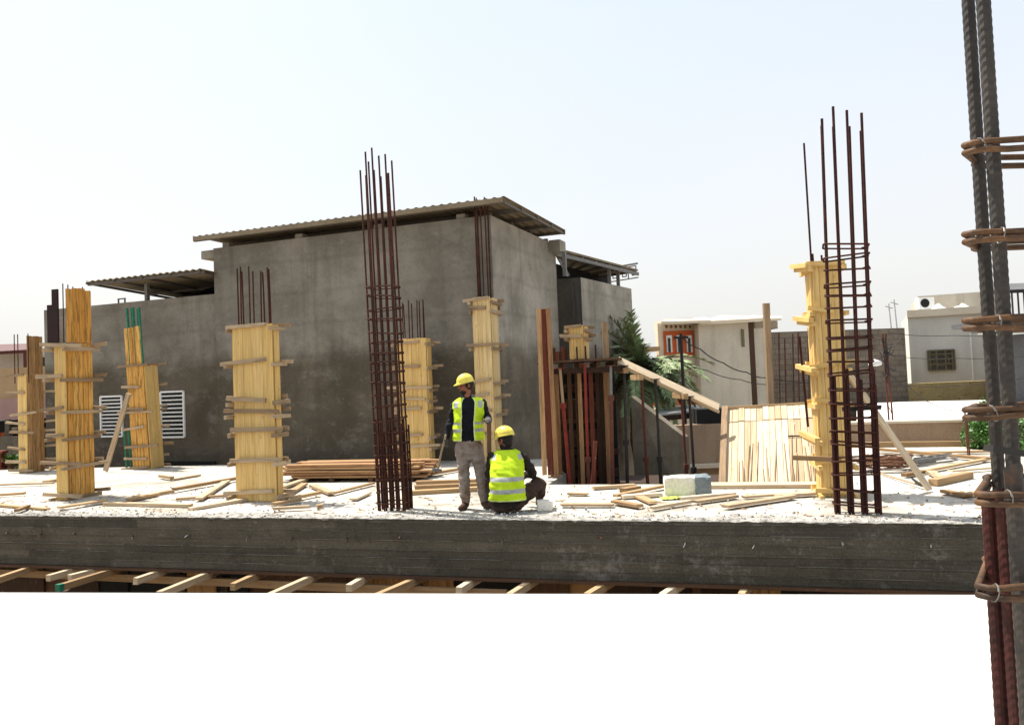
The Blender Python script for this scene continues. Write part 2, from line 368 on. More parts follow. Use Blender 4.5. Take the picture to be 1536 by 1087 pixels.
slab = thing('concrete_slab', ST(0, 0, -0.75), 'pale dusty concrete floor slab with a dark grey board-marked beam along its front edge', 'slab')
poly = [(-24, .6), (12, .6), (12, 8.8), (4.35, 8.8), (4.35, 3.06), (.3, 3.06), (.3, 6.9), (-5, 6.9), (-14, 5.95), (-24, 5.4)]
MB().prism([ST(*p)[:2] for p in poly], -0.2, 0.0).build('slab_surface', m_slab, slab)
# rough unfinished strip along the edge
b = MB(); n_t = [0, .03, .06, .10, .14, .19, .24, .30, .37, .45, .53, .62]; ds = 0.035; ns = int(31/ds)
def edge_wob(s): return 0.03*noise.noise(V((s*1.3, 3, 0))) + 0.018*noise.noise(V((s*7, 9, 0)))
for i in range(ns + 1):
    s_ = -20 + i*ds
    for j, t_ in enumerate(n_t):
        k = 1 - t_/0.62
        am = (0.018 + 0.05*max(0, noise.noise(V((s_*.55, 7, 0)))))*k
        z = am*(noise.noise(V((s_*9, t_*12, 1))) + 0.7*noise.noise(V((s_*22, t_*25, 4)))) + 0.004*k - (0.02 if j == 0 else 0) - (.004 if j == len(n_t)-1 else 0)
        b.v.append(ST(s_, t_ + (edge_wob(s_) if j < 3 else 0), z + 0.002))
nj = len(n_t)
for i in range(ns):
    for j in range(nj - 1):
        sm = -20 + i*ds
        thr = 0.30 + 0.22*noise.noise(V((sm*.8, 1, 0))) + 0.16*noise.noise(V((sm*4, n_t[j]*6, 0)))
        b.face((i*nj+j, (i+1)*nj+j, (i+1)*nj+j+1, i*nj+j+1), None, .5, 1 if n_t[j] < thr else 0)
b.build('rough_edge', [m_slab, m_rub], slab)
# beam with the print of its shutter boards
fin = MB(); b = MB(); z = -0.035; rows = [0.12, 0.11, 0.115, 0.10, 0.115, 0.095]
for h in rows:
    s_ = -20.0
    while s_ < 11:
        L = rnd(2.2, 4.2); off = rnd(0.0, 0.010); tn = random.random()
        nseg = 14
        o = len(b.v)
        for i in range(nseg + 1):
            ss = s_ + L*i/nseg
            wob = off + 0.004*noise.noise(V((ss*2.5, z*8, 0)))
            for zz in (z - 0.0015, z - h + 0.0015): b.v.append(ST(ss, wob, zz))
            b.v.append(ST(ss, .014, z - h + 0.004)); b.v.append(ST(ss, .014, z - 0.004))
        for i in range(nseg):
            q = o + i*4
            b.face((q, q+1, q+5, q+4), None, tn); b.face((q+1, q+2, q+6, q+5)); b.face((q+3, q, q+4, q+7))
        s_ += L
        if random.random() < .9:
            a_ = s_ - L*rnd(.85, 1); fin.bar(ST(a_, -.001, z), ST(min(s_, a_ + L*rnd(.5, 1)), -.001, z + rnd(-.002, .002)), .006, rnd(.004, .008))
    z -= h
ZB = z
b.bar(ST(-20, .17, (ZB-0.02)/2 - .02), ST(11, .17, (ZB-0.02)/2 - .02), 0.31, -ZB - 0.03)
# ragged top lip of the beam
o = len(b.v)
for i in range(ns + 1):
    s_ = -20 + i*ds
    b.v.append(ST(s_, edge_wob(s_)*.6 - .004, 0.0 + .012*noise.noise(V((s_*9, 0, 1))))); b.v.append(ST(s_, 0.004, -0.045 - 0.015*noise.noise(V((s_*6, 5, 1)))))
for i in range(ns): b.face((o+2*i, o+2*i+1, o+2*i+3, o+2*i+2))
b.build('edge_beam', m_beam, slab, fix=False); fin.build('cement_fins', patchy('pale_cement_fin', [(0.35, (0.08, 0.072, 0.057)), (0.6, (0.22, 0.205, 0.175))], 3, .9, 40), slab)
# honeycombed patches and wire stubs on the beam face
for px, py in ((10, 800), (62, 799), (112, 801), (197, 803), (285, 802), (374, 803), (440, 805), (520, 805), (598, 806), (750, 807), (897, 806), (1028, 811), (1131, 815), (1259, 810), (1390, 816)):
    c = onplane(px, py, ST(0, -.004), W); b = MB()
    d = V((rnd(-.5, .5), -.6, rnd(-.6, .3))).normalized()
    b.tube([c + W*.02, c + d*.05, c + d*.07 + V((rnd(-.02, .02), 0, -.02))], rnd(.006, .011), 6)
    b.build('wire_stub', m_tie if random.random() < .6 else m_stir, slab)

# ------------------------------------------------------------------ near floor (where the photographer stands)
a, c = G(-60, 888), G(1600, 892)
dd = (c - a).normalized(); a -= dd*6; c += dd*6
b = MB(); b.prism([(a.x, a.y), (c.x, c.y), (c.x + 2, -12), (a.x - 2, -12)][::-1], -0.25, 0.0)
struct(b.build('concrete_floor', m_floor))

# ------------------------------------------------------------------ scaffold timbers under the beam
ZJ = ZB - 0.075
joists = [((58, 846), (-14, 870)), ((118, 850), (72, 863)), ((152, 851), (104, 863)), ((178, 851), (88, 878)), ((244, 854), (203, 868)),
          ((318, 856), (239, 888)), ((389, 858), (349, 876)), ((467, 863), (392, 896)), ((549, 863), (523, 878)), ((632, 863), (564, 892)),
          ((715, 865), (688, 882)), ((800, 868), (764, 891)), ((910, 873), (880, 891)), ((1014, 877), (993, 891)), ((1120, 879), (1112, 891))]
names = ['leftmost timber joist poking out under the concrete beam, cut by the left picture edge', 'short timber joist just left of the paired one under the beam at far left',
         'short timber joist just behind the green-ended one under the beam', 'long timber joist with a green painted end under the beam at left',
         'stubby timber joist under the beam right of the green-ended joist', 'long dark-sided joist under the beam below the rusty-boarded column on the left half',
         'stubby timber joist under the beam below the widest yellow column', 'long pale joist under the beam reaching the near floor, left of the tall rebar cage',
         'stubby joist under the beam directly below the left side of the tall rebar cage', 'long pale joist under the beam directly below the right side of the tall rebar cage',
         'stubby joist under the beam below the standing worker', 'joist under the beam below the seated worker', 'joist under the beam below the planks right of the seated worker',
         'joist under the beam below the white block', 'rightmost joist under the beam, below the sloping plank panel']
for i, ((fx, fy), (nx, ny)) in enumerate(joists):
    f_ = G(fx, fy, ZJ + .03); n_ = G(nx, ny, ZJ + .03); d = (f_ - n_).normalized()
    zo = V((0, 0, -.03 + rnd(-.004, .004)))
    p, q = n_ + zo, f_ + d*rnd(.8, 1.2) + zo; mid = (p + q)/2
    b = MB().bar(p, q, .075, .085, jag=.012)
    o = b.build('joist', m_pale if i % 3 else m_raw, None, loc=mid); tag(o, names[i], 'joist', 'timber joists sticking out under the beam')
    if i == 3:
        e = MB().bar(p - d*.02, p + d*.05, .081, .091, tint=.5); e.build('painted_end', m_green, o, loc=mid)
def stringer(pxa, pxb, zo, lab):
    p, q = G(*pxa, ZJ - zo), G(*pxb, ZJ - zo)
    tag(MB().bar(p, q, .07, .1).build('stringer', m_raw, None, loc=(p+q)/2), lab, 'stringer', 'long timbers carrying the joists')
stringer((-60, 855), (760, 891), .10, 'long pale timber stringer running under the joists in front of the beam')
p, q = ST(-20, .12, ZB - .022), ST(11, .12, ZB - .022)
tag(MB().bar(p, q, .36, .03).build('soffit_board', m_brn, None, loc=(p+q)/2), 'thin brown shutter board along the underside of the concrete beam', 'board')
p, q = ST(-22, 3.4, -.27), ST(11.5, 3.4, -.27)
tag(MB().bar(p, q, 5.5, .04).build('deck_form', m_brn, None, loc=(p+q)/2), 'brown plywood deck form under the floor slab behind the beam', 'formwork')
for k, px in enumerate((30, 66, 140, 168, 215, 300, 338, 372, 430, 505, 548, 640, 700, 830, 860, 950, 1050)):
    t_ = rnd(.1, 1.6) if k % 3 else -0.45
    s_ = toST(G(px, 880, -1.1))[0]
    base = ST(s_, t_ + .05, GZ); topz = ZJ - .055 if t_ > -.2 else ZJ - .16
    r = thing('shore_post', base, 'brown timber shore post standing in the gloom under the joists', 'post', 'timber posts under the beam')
    MB().bar(base, V((base.x, base.y, topz)), .09, .09, (0, 1, 0)).build('post', m_brn, r)
    MB().bar(base + V((-.15, 0, .03)), base + V((.15, 0, .03)), .2, .05).build('sole_plate', m_old, r)

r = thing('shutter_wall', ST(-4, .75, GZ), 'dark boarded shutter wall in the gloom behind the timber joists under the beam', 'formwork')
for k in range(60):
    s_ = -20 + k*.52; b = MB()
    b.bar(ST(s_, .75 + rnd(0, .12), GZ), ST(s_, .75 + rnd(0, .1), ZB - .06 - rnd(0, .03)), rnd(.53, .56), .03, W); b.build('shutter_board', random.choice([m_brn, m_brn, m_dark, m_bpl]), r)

# ------------------------------------------------------------------ formwork columns
def column(pl, pc, pr, yb, ytop, clamps, label, fm=m_ypl, sm=m_ypl, yaw=16, nb=4, rebar=None, lean=0.0, upper=None, zbase=0.0, side_dir=1, wr=None, crown=True, cl=1.0, depth_base=None, side_clamps=True, P0=None, ext=(.12, .25), sidez=None, clm=m_old):
    u, v = uv_dirs(yaw)
    Pc = P0 if P0 else G(pc, yb, zbase)
    Pl = onplane(pl, yb, Pc, v); wf = (Pl - Pc).dot(-u)
    if wr is None: wr = (onplane(pr, yb, Pc, u) - Pc).dot(v)
    def zt(y): return onplane(pc, y, Pc, v).z
    z0, z1 = Pc.z, zt(ytop)
    root = thing('formwork_column', V((Pc.x, Pc.y, z0)), label, 'column formwork', 'boarded column forms on the slab')
    th = .025
    def panel(c, d, n, width, boards, mat, zz0, zz1):
        b = MB(); bw = width/boards
        for i in range(boards):
            p = c + d*(bw*(i + .5)) + n*(th/2 + rnd(0, .004)); 
            b.bar(V((p.x, p.y, zz0 + rnd(0, .01))), V((p.x, p.y, zz1 - rnd(0, .03))), bw - (.009 if mat is m_opl or mat is m_bpl else .004), th, n)
        b.build('side_panel', mat, root)
    ob = MB(); mid = Pc - u*(wf/2) + v*(wr/2)
    panel(Pc - u*wf, u, -v, wf, nb, fm, z0, z1)
    sb = max(1, round(wr/.11))
    panel(Pc, v, u, wr, sb, sm, z0, z1 - .02)
    panel(Pc - u*wf + v*wr, u, v, wf, nb, fm, z0, z1 - .02)
    panel(Pc - u*wf, v, -u, wr, sb, sm, z0, z1 - .02)
    if crown:   # poured concrete just below the rim
        c0 = mid; MB().bar(V((c0.x, c0.y, z1 - .3)), V((c0.x, c0.y, z1 - .12)), wr - .01, wf - .01, u).build('concrete_fill', m_beam, root)
    for k, yc in enumerate(clamps):
        zc = zt(yc); hh = rnd(.05, .07)*cl
        e1, e2 = rnd(*ext), (rnd(*ext) if random.random() < .4 else rnd(-.16, -.02)*min(1, wf*2)); tl = rnd(-.03, .03)
        p = Pc - u*(wf + e1) - v*(th + .025); q = Pc + u*e2 - v*(th + .025)
        MB().bar(V((p.x, p.y, zc - tl)), V((q.x, q.y, zc + tl)), .045, hh, jag=.01).build('clamp', clm, root)
        p = Pc - u*(wf + rnd(*ext)) + v*(wr + th + .025); q = Pc + u*rnd(*ext) + v*(wr + th + .025)
        MB().bar(V((p.x, p.y, zc + tl)), V((q.x, q.y, zc - tl)), .045, hh, jag=.01).build('clamp', clm, root)
        if side_clamps:
            zs = zc - .07*cl + rnd(-.015, .015)
            for sgn, base in ((1, Pc), (-1, Pc - u*wf)):
                p = base + u*(sgn*(th + .025)) - v*rnd(.1, .2); q = base + u*(sgn*(th + .025)) + v*(wr + rnd(.1, .25))
                MB().bar(V((p.x, p.y, zs)), V((q.x, q.y, zs + rnd(-.02, .02))), .045, hh, jag=.01).build('clamp', clm, root)
    if rebar:
        n, ytr, mat, rad = rebar
        zr = zt(ytr)
        for i in range(n):
            a = i/n*2*pi + .3
            p = mid + u*(cos(a)*max(.03, wf/2 - .06)*1.0) + v*(sin(a)*max(.03, wr/2 - .05))
            tx = rnd(-.015, .015)
            MB().tube([V((p.x, p.y, z1 - .25)), V((p.x + tx*.4, p.y, (z1 + zr)/2)), V((p.x + tx, p.y, zr - rnd(0, .12)*(zr - z1)))], rad, 6).build('rebar', mat, root)
    if lean: root.rotation_euler = (0, radians(lean), 0)
    root['_d'] = [wf, wr, z0, z1, th]
    return root, Pc, u, v, wf, wr, zt

# big orange-sided column, left
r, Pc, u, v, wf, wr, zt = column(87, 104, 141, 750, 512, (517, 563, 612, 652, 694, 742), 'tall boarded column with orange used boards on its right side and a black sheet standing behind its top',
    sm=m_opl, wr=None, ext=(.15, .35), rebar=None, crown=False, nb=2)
b = MB()
zt0, zt1 = zt(513), zt(431); bw = wr/4
for i in range(4):
    p = Pc + v*(bw*(i + .5)) + u*.012; b.bar(V((p.x, p.y, zt0)), V((p.x, p.y, zt1 + rnd(-.02, .02))), bw - .006, .025, u)
for i in range(2):
    p = Pc - u*(wf*(i+.5)/2) + v*wr; b.bar(V((p.x, p.y, zt0)), V((p.x, p.y, zt1)), wf/2 - .006, .025, v)
b.build('upper_panel', m_opl, r)
b = MB(); p = Pc - u*(wf - .02); b.bar(V((p.x, p.y, zt0)), V((p.x, p.y, zt(432))), .03, .12, u); b.bar(V((p.x-.10, p.y+.04, zt0)), V((p.x-.10, p.y+.04, zt(455))), .03, .13, u)
b.build('steel_plate', plain('dark_maroon_plate', (.02, .008, .008), .7), r)
for i in range(5):
    p = Pc + v*(wr*(i+.5)/5) - u*.1; MB().tube([V((p.x, p.y, zt0)), V((p.x, p.y, zt(426) + rnd(-.03, .03)))], .01, 6).build('rebar', m_rust, r)
# far-left column
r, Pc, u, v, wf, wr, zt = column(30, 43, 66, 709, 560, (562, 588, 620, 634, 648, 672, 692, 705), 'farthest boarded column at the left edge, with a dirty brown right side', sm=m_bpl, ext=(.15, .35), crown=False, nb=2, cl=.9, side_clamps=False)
b = MB(); zt0, zt1 = zt(561), zt(504)
for i in range(4):
    p = Pc + v*(wr*(i + .5)/4) + u*.012; b.bar(V((p.x, p.y, zt0)), V((p.x, p.y, zt1 + rnd(-.02, .02))), wr/4 - .006, .025, u)
b.build('upper_panel', m_bpl, r)
for dx in (-.35, -.25, .05): MB().tube([Pc + u*dx + V((0, 0, zt0 - .2)), Pc + u*dx + V((0, 0, zt(500)))], .012, 6).build('rebar', m_rust, r)
# leaning column with green steel
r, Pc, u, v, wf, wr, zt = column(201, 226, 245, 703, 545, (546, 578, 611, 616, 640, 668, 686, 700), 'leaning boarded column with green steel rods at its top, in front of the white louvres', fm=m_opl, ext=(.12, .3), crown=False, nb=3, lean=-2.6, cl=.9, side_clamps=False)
b = MB(); zt0, zt1 = zt(546), zt(488)
for i in range(3):
    p = Pc - u*(wf*(i + .5)/3) - v*.012; b.bar(V((p.x, p.y, zt0)), V((p.x, p.y, zt1 + rnd(-.02, .02))), wf/3 - .006, .025, v)
b.build('upper_panel', m_opl, r)
for i in range(5):
    p = Pc - u*(wf*(i + .2)/5.5) + v*.05*(i % 2); MB().tube([V((p.x, p.y, zt0)), V((p.x, p.y, zt(459) + rnd(-.05, .02)))], .03, 6).build('green_rod', m_green, r)
for i in range(2):
    p = Pc - u*(wf + .08 + .12*i); MB().tube([V((p.x, p.y, .02)), V((p.x, p.y, zt(640)))], .025, 6).build('green_rod', m_green, r)
# wide front column
column(357, 417, 424, 752, 483, (486, 540, 597, 615, 643, 689, 737), 'widest clean yellow boarded column with short rebar on top, left of the tall rebar cage', wr=.12, rebar=(9, 394, m_rust, .012), nb=4, ext=(.06, .22))
# column behind the cage
column(602, 646, 652, 697, 505, (512, 548, 580, 597, 612, 652, 668), 'yellow boarded column partly hidden behind the tall rebar cage', wr=.2, rebar=(9, 446, m_rust, .012), nb=6, ext=(.05, .3), cl=.9)
# column behind the workers
column(719, 745, 762, 693, 443, (447, 460, 516, 570, 592, 616, 650), 'tall yellow boarded column with long rebar behind the two workers', wr=.42, rebar=(8, 288, m_rust, .016), nb=4, ext=(.05, .25), fm=m_ypl2, sm=m_ypl2, cl=1.1)
# right column
r, Pc, u, v, wf, wr, zt = column(1236, 1278, 1282, 745, 390, (393, 462, 545, 600, 690, 735), 'tall yellow boarded column with log-ended battens, behind the right rebar cage', wr=.4, nb=4, ext=(.05, .12), clm=m_ypl, yaw=12)
for yy, dx in ((205, .02), (375, .05), (378, .16)):
    p = Pc - u*(wf - dx) + v*.1; MB().tube([V((p.x, p.y, zt(410))), V((p.x - .01, p.y, zt(yy)))], .013, 6).build('rebar', m_rustm, r)
for yy in (398, 480, 555, 660):
    for k in range(2):
        p = Pc - u*(wf + .05 + .05*k) ; zz = zt(yy) + .05*k
        MB().bar(V((p.x, p.y - .12 - .06*k, zz - .03)), V((p.x, p.y + .4, zz + .03)), .07, .06, jag=.01).build('clamp', m_ypl, r)
p = Pc - u*(wf + .12) + v*.2
MB().tube([V((p.x-.05, p.y, zt(500))), V((p.x, p.y, zt(640)))], .016, 6).build('rebar', m_rustm, r)
# small column standing on the stair platform
PF = D(877, 538, 13.6)
column(857, 877, 885, 538, 487, (489, 503), 'small yellow boarded column head standing on the stair platform', wr=.3, rebar=(5, 416, m_black, .016), nb=4, ext=(.08, .2), P0=PF, zbase=PF.z, crown=False)

# ------------------------------------------------------------------ rebar cages
def cage(base, wu, wv, yaw, nu, nv, ztop, zst, step, rb, rs, label, mat, smat, lap, lean, bends=True):
    u, v = uv_dirs(yaw)
    root = thing('rebar_cage', base, label, 'rebar cage', 'bare rebar column cages on the slab')
    pts = []
    for i in range(nu):
        for j in range(nv):
            if 0 < i < nu-1 and 0 < j < nv-1: continue
            pts.append((wu*(i/(nu-1) - .5), wv*(j/(nv-1) - .5)))
    for (a, c) in pts:
        p = base + u*a + v*c; t = rnd(-.012, .012); tz = ztop + rnd(-.28, .12)
        MB().tube([p - V((0, 0, .05)), p + V((t*.3, 0, tz*.5)), p + V((t, rnd(-.01, .01), tz))], rb, 8).build('rebar', mat, root)
        if lap:
            q = p + u*(rb*2.1) + v*rnd(-.01, .01)
            MB().tube([q - V((0, 0, .05)), q + V((rnd(-.01, .01), 0, lap + rnd(-.12, .12)))], rb*1.05, 8).build('rebar', mat, root)
    z = .10
    while z < zst:
        tl, tl2 = rnd(-.02, .02), rnd(-.015, .015)
        hw, hv = wu/2 + rb + rs, wv/2 + rb + rs; cr = .03; ring = []
        for sx, sy in ((1, 1), (-1, 1), (-1, -1), (1, -1)):
            for k in range(3):
                an = math.atan2(sy, sx) + radians((k-1)*45)
                ring.append(base + u*(sx*(hw-cr) + cos(an)*cr) + v*(sy*(hv-cr) + sin(an)*cr) + V((0, 0, z + tl*sx + tl2*sy)))
        ring.append(ring[0] + V((0, 0, rs*1.8))); ring.append(ring[1] + V((0, 0, rs*1.8))); ring.append(ring[1]*0.0 + (ring[1] + (base + V((0, 0, z)) - ring[1])*.25))
        MB().tube(ring, rs, 6).build('stirrup', smat, root)
        z += step*rnd(.75, 1.2)
    if lean: root.rotation_euler = (0, radians(lean), 0)
    return root
B1 = G(590, 766)
def hz(px, py, base): return D(px, py, base.y).z
cage(V((B1.x, B1.y + .12, 0)), .36, .24, 16, 5, 3, hz(560, 232, B1), hz(575, 415, B1),   .155, .0125, .0095, 'tall free-standing rusty rebar cage at the slab edge, left of the two workers', m_rust, m_rust, 1.15, -1.0)
B2 = G(1290, 772)
rc2 = cage(V((B2.x, B2.y + .10, 0)), .43, .15, 19, 4, 2, hz(1262, 160, B2), hz(1270, 350, B2), .165, .0165, .011, 'maroon rebar cage rising out of the picture at the slab edge on the right', m_rustm, m_rust, 1.55, 1.0)

p, q = D(1262, 614, B2.y + .1), D(1318, 610, B2.y + .1)
MB().bar(p, q, .05, .05, (0, -1, 0), jag=.01).build('spacer_block', m_black, rc2)
# foreground cage, close to the camera at the right edge
def ribbed(p, q, r, mat, parent, pitch=.017, n=14):
    p, q = V(p), V(q); L = (q-p).length; d = (q-p)/L; b = MB()
    m = int(L/pitch*2); x = d.cross(V((0, 1, 0))).normalized(); y = d.cross(x); o = 0
    for i in range(m+1):
        c = p + d*(L*i/m)
        for k in range(n):
            a = 2*pi*k/n
            sk = .5*pitch*sin(a)
            rr = r*(1.0 if i % 2 else .935)
            if k % (n//2) == 0: rr = r*1.03
            b.v.append(c + d*sk + (x*cos(a) + y*sin(a))*rr)
    for i in range(m):
        for k in range(n): b.face((i*n+k, i*n+(k+1) % n, (i+1)*n+(k+1) % n, (i+1)*n+k))
    return b.build('rebar', mat, parent)
DF = 1.55
fb = D(1500, 700, DF); root = thing('rebar_cage', V((fb.x + .17, fb.y + .1, 0)), 'thick ribbed rebar cage close to the viewer at the right picture edge', 'rebar cage')
def vbar(px, py, y, z0, z1, r, mat, lean=0.0):
    p = D(px, py, y); return ribbed(V((p.x + lean*(z0-p.z), p.y, z0)), V((p.x + lean*(z1-p.z), p.y, z1)), r, mat, root)
zA = D(1480, 738, DF).z
vbar(1479, 420, DF + .06, 0, 3.0, .0125, m_gbar)
vbar(1502, 420, DF, 0, 3.1, .0135, m_gbar)
vbar(1486, 800, DF - .02, 0, zA, .0135, m_rustm)
vbar(1509, 800, DF - .05, 0, zA + .01, .0150, m_rustm)
vbar(1526, 800, DF - .1, 0, D(1521, 690, DF).z, .016, m_gbar)
vbar(1600, 500, DF + .02, 0, 3.0, .0135, m_gbar)
vbar(1660, 500, DF + .05, 0, 3.1, .0135, m_gbar)
vbar(1640, 420, DF + .35, 0, 3.1, .0125, m_gbar)
def fstir(yc, low=False, tilt=0.0):
    # closed stirrup pair that wraps the left corner and runs off to the right
    Y0, Y1 = (DF - .135, DF + .09) if low else (DF - .034, DF + .095)
    a = D(1474 if low else 1455, yc, (Y0 + Y1)/2); zc = a.z; kx = a.x/a.y
    xn, xf = kx*Y0, kx*Y1; X1 = xn + .55
    for q, zo in ((0, .0075), (1, -.0075)):
        e_ = .004*q; o_ = rnd(-.003, .003)
        ring = [(X1, Y0 - e_, zc + zo + tilt), (xn + .07, Y0 - e_, zc + zo + o_), (xn + .030, Y0 - e_, zc + zo), (xn + .012, Y0 + .006, zc + zo), (xn + .003, Y0 + .022, zc + zo),
                (xf - .006, Y1 - .03, zc + zo), (xf, Y1 - .012, zc + zo), (xf + .012, Y1, zc + zo), (xf + .05, Y1, zc + zo + o_), (X1, Y1, zc + zo - tilt)]
        MB().tube([V(p) for p in ring], .0062, 10).build('stirrup', m_stir, root, smooth=True)
    for xx in (xn + .030 + rnd(-.012, .03),):
        sl_ = rnd(-.3, .3)
        t = [V((xx + .003*sin(k*.23) + sl_*.017*sin(k*.7), Y0 + .003 + .013*cos(k*.7), zc + .0155*sin(k*.7))) for k in range(0, 14)]
        MB().tube(t, .0011, 5).build('tie_wire', m_tie, root)
for yc, lo, tl in ((232, 0, .01), (362, 0, 0), (488, 0, .004), (618, 0, 0), (734, 1, 0), (864, 1, 0)): fstir(yc, bool(lo), tl)
p = D(1470, 672, DF - .1); b = MB()
b.bar(p + V((.015, .0, 0)), p + V((.075, 0, -.012)), .03, .012)
b.build('steel_clip', m_black, root)

# starter bars standing behind the stair form
for k, (px, pt, lab) in enumerate(((1168, 500, 'leftmost'), (1177, 508, 'second from left'), (1189, 500, 'middle'), (1197, 498, 'second from right'), (1212, 492, 'rightmost'))):
    p = D(px + 4, 640, 15.5); t = D(px, pt, 15.5); p.z = GZ
    tag(MB().tube([p, V((p.x, p.y, 1)), t], .014, 6).build('starter_bar', m_rust, None, loc=p), lab + ' of the five thin starter bars against the grey block wall', 'rebar', 'thin starter bars by the block wall')
p = D(1437, 700, 14.0); t = D(1448, 618, 14.0)
r = thing('starter_bar', V((t.x, 14.0, 0)), 'pair of rusty starter bars in front of the green shrub', 'rebar')
for dx in (0, .03): MB().tube([V((t.x + dx, 14.0, 0)), V((t.x + dx - .01, 14.0, t.z - dx*3))], .012, 6).build('rebar', m_prust, r)

# ------------------------------------------------------------------ grey rendered building
UB, WB = uv_dirs(21)
A = G(640, 691); ZT = 5.14
Lf = onplane(320, 375, A, WB); Lf.z = 0
Rf = onplane(735, 315, A, WB); Rf.z = 0
e = onplane(834, 400, Rf, UB); Ld = (V((e.x, e.y, 0)) - Rf).dot(WB)
bld = thing('grey_building', V((A.x, A.y, GZ)), 'large grey cement-rendered building with sheet metal roofs and open eaves behind the columns', 'building')
def XY(p, z): return V((p.x, p.y, z))
Wm = (Rf - Lf).dot(UB)
# main block as wall prism
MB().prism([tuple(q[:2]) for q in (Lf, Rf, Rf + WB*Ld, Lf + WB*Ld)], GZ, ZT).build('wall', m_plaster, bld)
# thin lighter render on right flank
b = MB(); c0 = Rf + UB*.004; b.slabquad(XY(c0 + WB*.02, GZ), XY(c0 + WB*(Ld - .0), GZ), XY(c0 + WB*(Ld), ZT - .005), XY(c0 + WB*.02, ZT - .005), .004); b.build('flank_render', m_plaster2, bld)
# ledges
b = MB(); b.bar(XY(Lf - UB*.42 + WB*.5, ZT - .12), XY(Lf - UB*.002 + WB*.5, ZT - .12), .9, .2); b.build('ledge', m_plaster2, bld)
b = MB(); c0 = Rf + WB*(Ld - .3); b.bar(XY(c0 + UB*.01, ZT - .12), XY(c0 + UB*.3, ZT - .12), .5, .3); b.build('ledge', m_plaster2, bld)
def corr_roof(name, f0, f1, dirb, depth, z0, z1, th=.03, pitch=.2, mat=m_roof):
    """corrugated sheet, ribs run back from the front edge f0-f1"""
    n = int((f1 - f0).length/(pitch/6)); d = (f1 - f0).normalized(); b = MB()
    for i in range(n+1):
        p = f0 + d*((f1-f0).length*i/n); k = i % 6
        zz = .03 if k in (0, 1) else (.0 if k in (3, 4) else .015)
        for (off, zb) in ((0, z0), (depth, z1)):
            b.v.append(XY(p + dirb*off, zb + zz)); b.v.append(XY(p + dirb*off, zb + zz - .012))
    for i in range(n):
        q = i*4
        b.face((q, q+4, q+6, q+2)); b.face((q+1, q+3, q+7, q+5)); b.face((q, q+1, q+5, q+4)); b.face((q+2, q+6, q+7, q+3))
    b.face((0, 2, 3, 1)); q = n*4; b.face((q, q+1, q+3, q+2))
    return b.build(name, mat, bld)
ZR = 5.36
fl = onplane(289, 360, A - WB*.35, WB); fr = onplane(756, 294, A - WB*.35, WB); fl.z = fr.z = 0
eb = onplane(848, 339, fr, UB); Rd = (V((eb.x, eb.y, 0)) - fr).dot(WB); ZR2 = eb.z - .03
corr_roof('roof', fl, fr, WB, Rd, ZR + .03, ZR + .0)
b = MB()
for k in range(5):
    off = .05 + (Rd - .1)*k/4
    b.bar(XY(fl + WB*off, ZR - .035), XY(fr + WB*off, ZR - .035), .06, .08)
b.bar(XY(fr - UB*.04, ZR - .06), XY(fr - UB*.04 + WB*Rd, ZR - .06), .05, .05); b.build('purlins', m_purl, bld)
MB().bar(XY(fl + UB*.02 - WB*.0, ZR - .015), XY(fr - UB*.02, ZR - .015), .03, .10).build('fascia', m_roof, bld)
for fr_ in (.04, .33, .62, .9):
    c0 = Lf + UB*(Wm*fr_) + WB*.2; MB().bar(XY(c0, ZT), XY(c0, ZR - .1), .2, .2, WB).build('roof_block', m_plaster2, bld)
for k in range(4):
    c0 = Rf + WB*(.3 + k*(Ld-.6)/3) - UB*.15; MB().bar(XY(c0, ZT), XY(c0, ZR - .1), .1, .1, WB).build('roof_post', m_purl, bld)
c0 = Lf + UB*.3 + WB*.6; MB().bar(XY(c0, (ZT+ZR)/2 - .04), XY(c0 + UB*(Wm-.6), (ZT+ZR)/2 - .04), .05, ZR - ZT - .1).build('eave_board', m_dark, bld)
# left extension
A2 = A + WB*.08
EL = onplane(128, 470, A2, WB); EL.z = 0; ER = Lf + WB*.08
ZE = onplane(320, 441, A2, WB).z
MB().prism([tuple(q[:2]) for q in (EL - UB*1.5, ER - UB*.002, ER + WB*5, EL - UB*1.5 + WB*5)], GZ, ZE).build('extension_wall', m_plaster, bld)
ZX = 4.62
xl = onplane(129, 432, A2 - WB*.55, WB); xr = onplane(306, 394, A2 - WB*.55, WB); ZX = (xl.z + xr.z)/2; xl.z = xr.z = 0
xd = (xr - xl).normalized(); xn = V((-xd.y, xd.x, 0))
if xn.y < 0: xn = -xn
corr_roof('extension_roof', xl, xr - xd*.02, WB, 7.5, ZX, ZE + .12)
b = MB()
for k in range(5):
    f = k/4*.98 + .01; zz = ZX + (ZE + .12 - ZX)*f - .05
    b.bar(XY(xl + WB*(7.5*f), zz), XY(xr - xd*.05 + WB*(7.5*f), zz), .06, .07)
for k in range(5):
    q = xl + xd*((xr-xl).length*(k+.02)/4.2)
    b.bar(XY(q, ZX - .03), XY(q + WB*7.4, ZE + .07), .05, .06)
b.build('purlins', m_purl, bld)
pp = onplane(221, 452, A2 + WB*.15, WB); MB().bar(XY(pp, ZE), XY(pp, ZX - .08), .09, .09, WB).build('roof_post', m_grysteel, bld)
qa = onplane(236, 452, A2 + WB*3.0, WB); qa.z = 0; qb = ER + WB*3.0 - UB*.02
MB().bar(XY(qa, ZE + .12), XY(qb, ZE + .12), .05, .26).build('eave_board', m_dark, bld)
MB().slabquad(XY(qa, ZE + .24), XY(qb, ZE + .24), XY(xr + WB*1.3, ZX - .17), XY(xl + UB*3.2 + WB*1.3, ZX - .17), .02).build('ceiling_lining', m_dark, bld)
